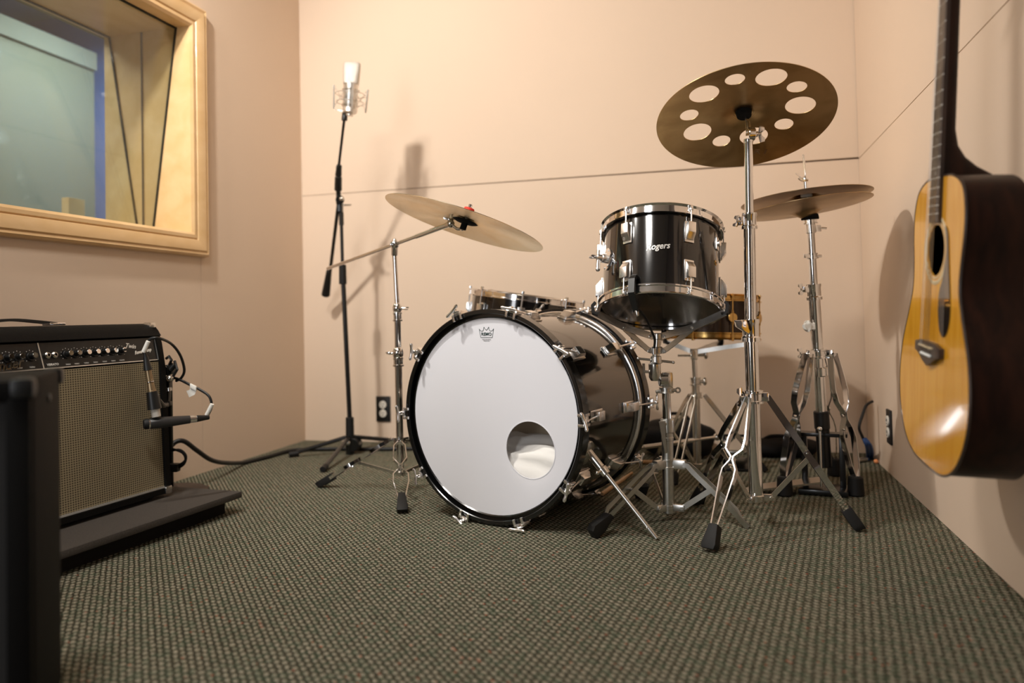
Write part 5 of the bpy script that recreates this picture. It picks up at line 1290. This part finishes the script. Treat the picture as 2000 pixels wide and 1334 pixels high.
b = MB(); b._add([G_(x, t, n) for t, hw in ((fb_end, .0285), (NT, .0215)) for x, n in ((-hw, .0016), (hw, .0016), (hw, .0085), (-hw, .0085))], [[0, 1, 2, 3], [4, 7, 6, 5], [0, 4, 5, 1], [1, 5, 6, 2], [2, 6, 7, 3], [3, 7, 4, 0]], False); fbo = gt.part('fingerboard', b, ROSEW)
scl = NT - bt0
for i in range(1, 21):
    t = NT - scl * (1 - 2 ** (-i / 12)); 
    if t < fb_end + .003: break
    hw = .0215 + (NT - t) / (NT - fb_end) * .007
    b = MB(); b.cyl(G_(-hw, t, .0088), G_(hw, t, .0088), .0011, seg=6); gt.part('fret', b, PEARL, parent=fbo)
for i in (3, 5, 7, 9, 12, 15):
    t = NT - scl * (1 - (2 ** (-i / 12) + 2 ** (-(i - 1) / 12)) / 2); b = MB(); b.cyl(G_(0, t, .0086), G_(0, t, .0089), .003, seg=12); gt.part('fret_marker', b, PEARL, parent=fbo)
# neck with curved heel
b = MB(); secs = []
for t, hw, dp in ((GLn - .004, .023, .100), (GLn + .006, .024, .092), (GLn + .020, .024, .066), (GLn + .038, .025, .044), (GLn + .06, .0255, .030), (GLn + .09, .0255, .024), (NT - .02, .0215, .021), (NT, .0215, .021)):
    k = [G_(hw * math.cos(a), t, .0016 - dp * math.sin(a) ** .8) for a in [PI * j_ / 12 for j_ in range(13)]]; secs.append(k)
vv = [v for s in secs for v in s]; m_ = 13
b._add(vv, [[i * m_ + j_, i * m_ + j_ + 1, (i + 1) * m_ + j_ + 1, (i + 1) * m_ + j_] for i in range(len(secs) - 1) for j_ in range(m_ - 1)] + [[i * m_, (i + 1) * m_, (i + 1) * m_ + 12, i * m_ + 12] for i in range(len(secs) - 1)] + [list(range(m_)), list(range((len(secs) - 1) * m_, len(secs) * m_))]); gt.part('neck', b, MAHOG, angle=50)
hU = (gU - gN * .18).normalized()
b = MB(); b.prism([(-.022, 0), (-.036, .03), (-.036, .17), (.036, .17), (.036, .03), (.022, 0)], G_(0, NT, .001), gW, hU, gN, -.015, 0, bev=.002); hdk = gt.part('headstock', b, ROSEW)
for s in (-1, 1):
    for q in range(3):
        c_ = G_(0, NT, .001) + hU * (.045 + q * .045) + gW * (s * .024); b = MB(); b.cyl(c_, c_ + gN * .02, .003, seg=10); b.cyl(c_ - gN * .02, c_ - gN * .02 + gW * (s * .03), .002, seg=8); b.sph(c_ - gN * .02 + gW * (s * .032), .008, (1, 1, .6)); gt.part('tuning_peg', b, CHROME, parent=hdk)
for i in range(6):
    x0 = (i - 2.5) * .0108; x1 = (i - 2.5) * .0072; b = MB(); b.cyl(G_(x0, bt0 - .010, .012), G_(x0, bt0 + .004, .0155), .0006, seg=6); b.cyl(G_(x0, bt0 + .004, .0155), G_(x1, NT, .0105), .0007 if i < 3 else .0005, seg=6); gt.part('string', b, SOFTMET)
# wall hanger above the frame
hk = G_(0, NT - .012, -.03)
hg = Thing('guitar_hanger', 'padded wall hook holding the acoustic guitar by its headstock', 'hanger', V((XR, hk.y, hk.z)))
b = MB(); b.frame(V((XR - .010, hk.y, hk.z)), (.02, .07, .12), bev=.003); hg.part('backplate', b, ROSEW)
for s in (-1, 1):
    b = MB(); b.tube([V((XR - .018, hk.y, hk.z)), V((XR - .06, hk.y + s * .010, hk.z)), V((hk.x + .01, hk.y + s * .034, hk.z + .004)), V((hk.x - .055, hk.y + s * .036, hk.z + .012))], .006, 10); hg.part('arm', b, RUBBER)

# ------------------------------------------------------------------ dark speaker cabinet close to the camera
K = P(60, 741, 1.06); S = P(117, 741, 1.08); S = P(117, 720, 1.29)
ktop = (K.z + S.z) / 2
K.z = S.z = 0; sd = (S - K).normalized(); sL = (S - K).length; fd = V((-sd.y, sd.x, 0)); fd = fd if fd.dot(rgt) < 0 else -fd
sc_t = ktop
spk = Thing('speaker_cabinet', 'out-of-focus black speaker cabinet close to the camera', 'speaker', V((K.x, K.y, 0)))
FW = .52
def K_(a, q, z): return V((K.x, K.y, 0)) + fd * a + sd * q + Z * z
b = MB(); b.frame(K_(FW / 2, sL / 2 + .012, sc_t / 2 + .006), (FW, sL - .024, sc_t - .012), fd, sd, Z, bev=.008)
b.frame(K_(FW / 2, .008, sc_t - .016), (FW, .018, .030), fd, sd, Z, bev=.006); b.frame(K_(FW / 2, .008, .026), (FW, .018, .03), fd, sd, Z, bev=.006)
b.frame(K_(.016, .008, sc_t / 2), (.03, .018, sc_t - .02), fd, sd, Z, bev=.006); b.frame(K_(FW - .016, .008, sc_t / 2), (.03, .018, sc_t - .02), fd, sd, Z, bev=.006)
spk.part('cabinet', b, TOLEX)
b = MB(); b.frame(K_(FW / 2, .010, sc_t / 2), (FW - .06, .008, sc_t - .06), fd, sd, Z); spk.part('grille', b, mat('black_grille_cloth', (.012, .011, .011), .8, bump=.5, bscale=500))
for q in (0.0, sL - .004):
    b = MB(); b.frame(K_(.010, q + .008, sc_t - .012), (.030, .030, .028), fd, sd, Z, bev=.008); spk.part('corner_guard', b, BLACKP)
b = MB(); b.cyl(K_(-.003, sL * .55, sc_t - .038), K_(.002, sL * .55, sc_t - .038), .006, seg=14); spk.part('screw', b, BLACKM)
for a in (.04, FW - .04):
    for q in (.03, sL - .03): b = MB(); b.cyl(K_(a, q, 0), K_(a, q, .012), .014, seg=14); spk.part('foot', b, RUBBER)

GROUPS = {'drumstick': 'drumsticks lying on the carpet', 'power_outlet': 'duplex wall sockets', 'microphone_cable': 'cables of the two amplifier microphones',
          'hi_hat_cymbal': 'pair of hi-hat cymbals', 'crash_cymbal': 'cymbals on straight and boom stands'}
for o in bpy.data.objects:
    g = GROUPS.get(o.name.split('.')[0])
    if g and o.parent is None: o['group'] = g
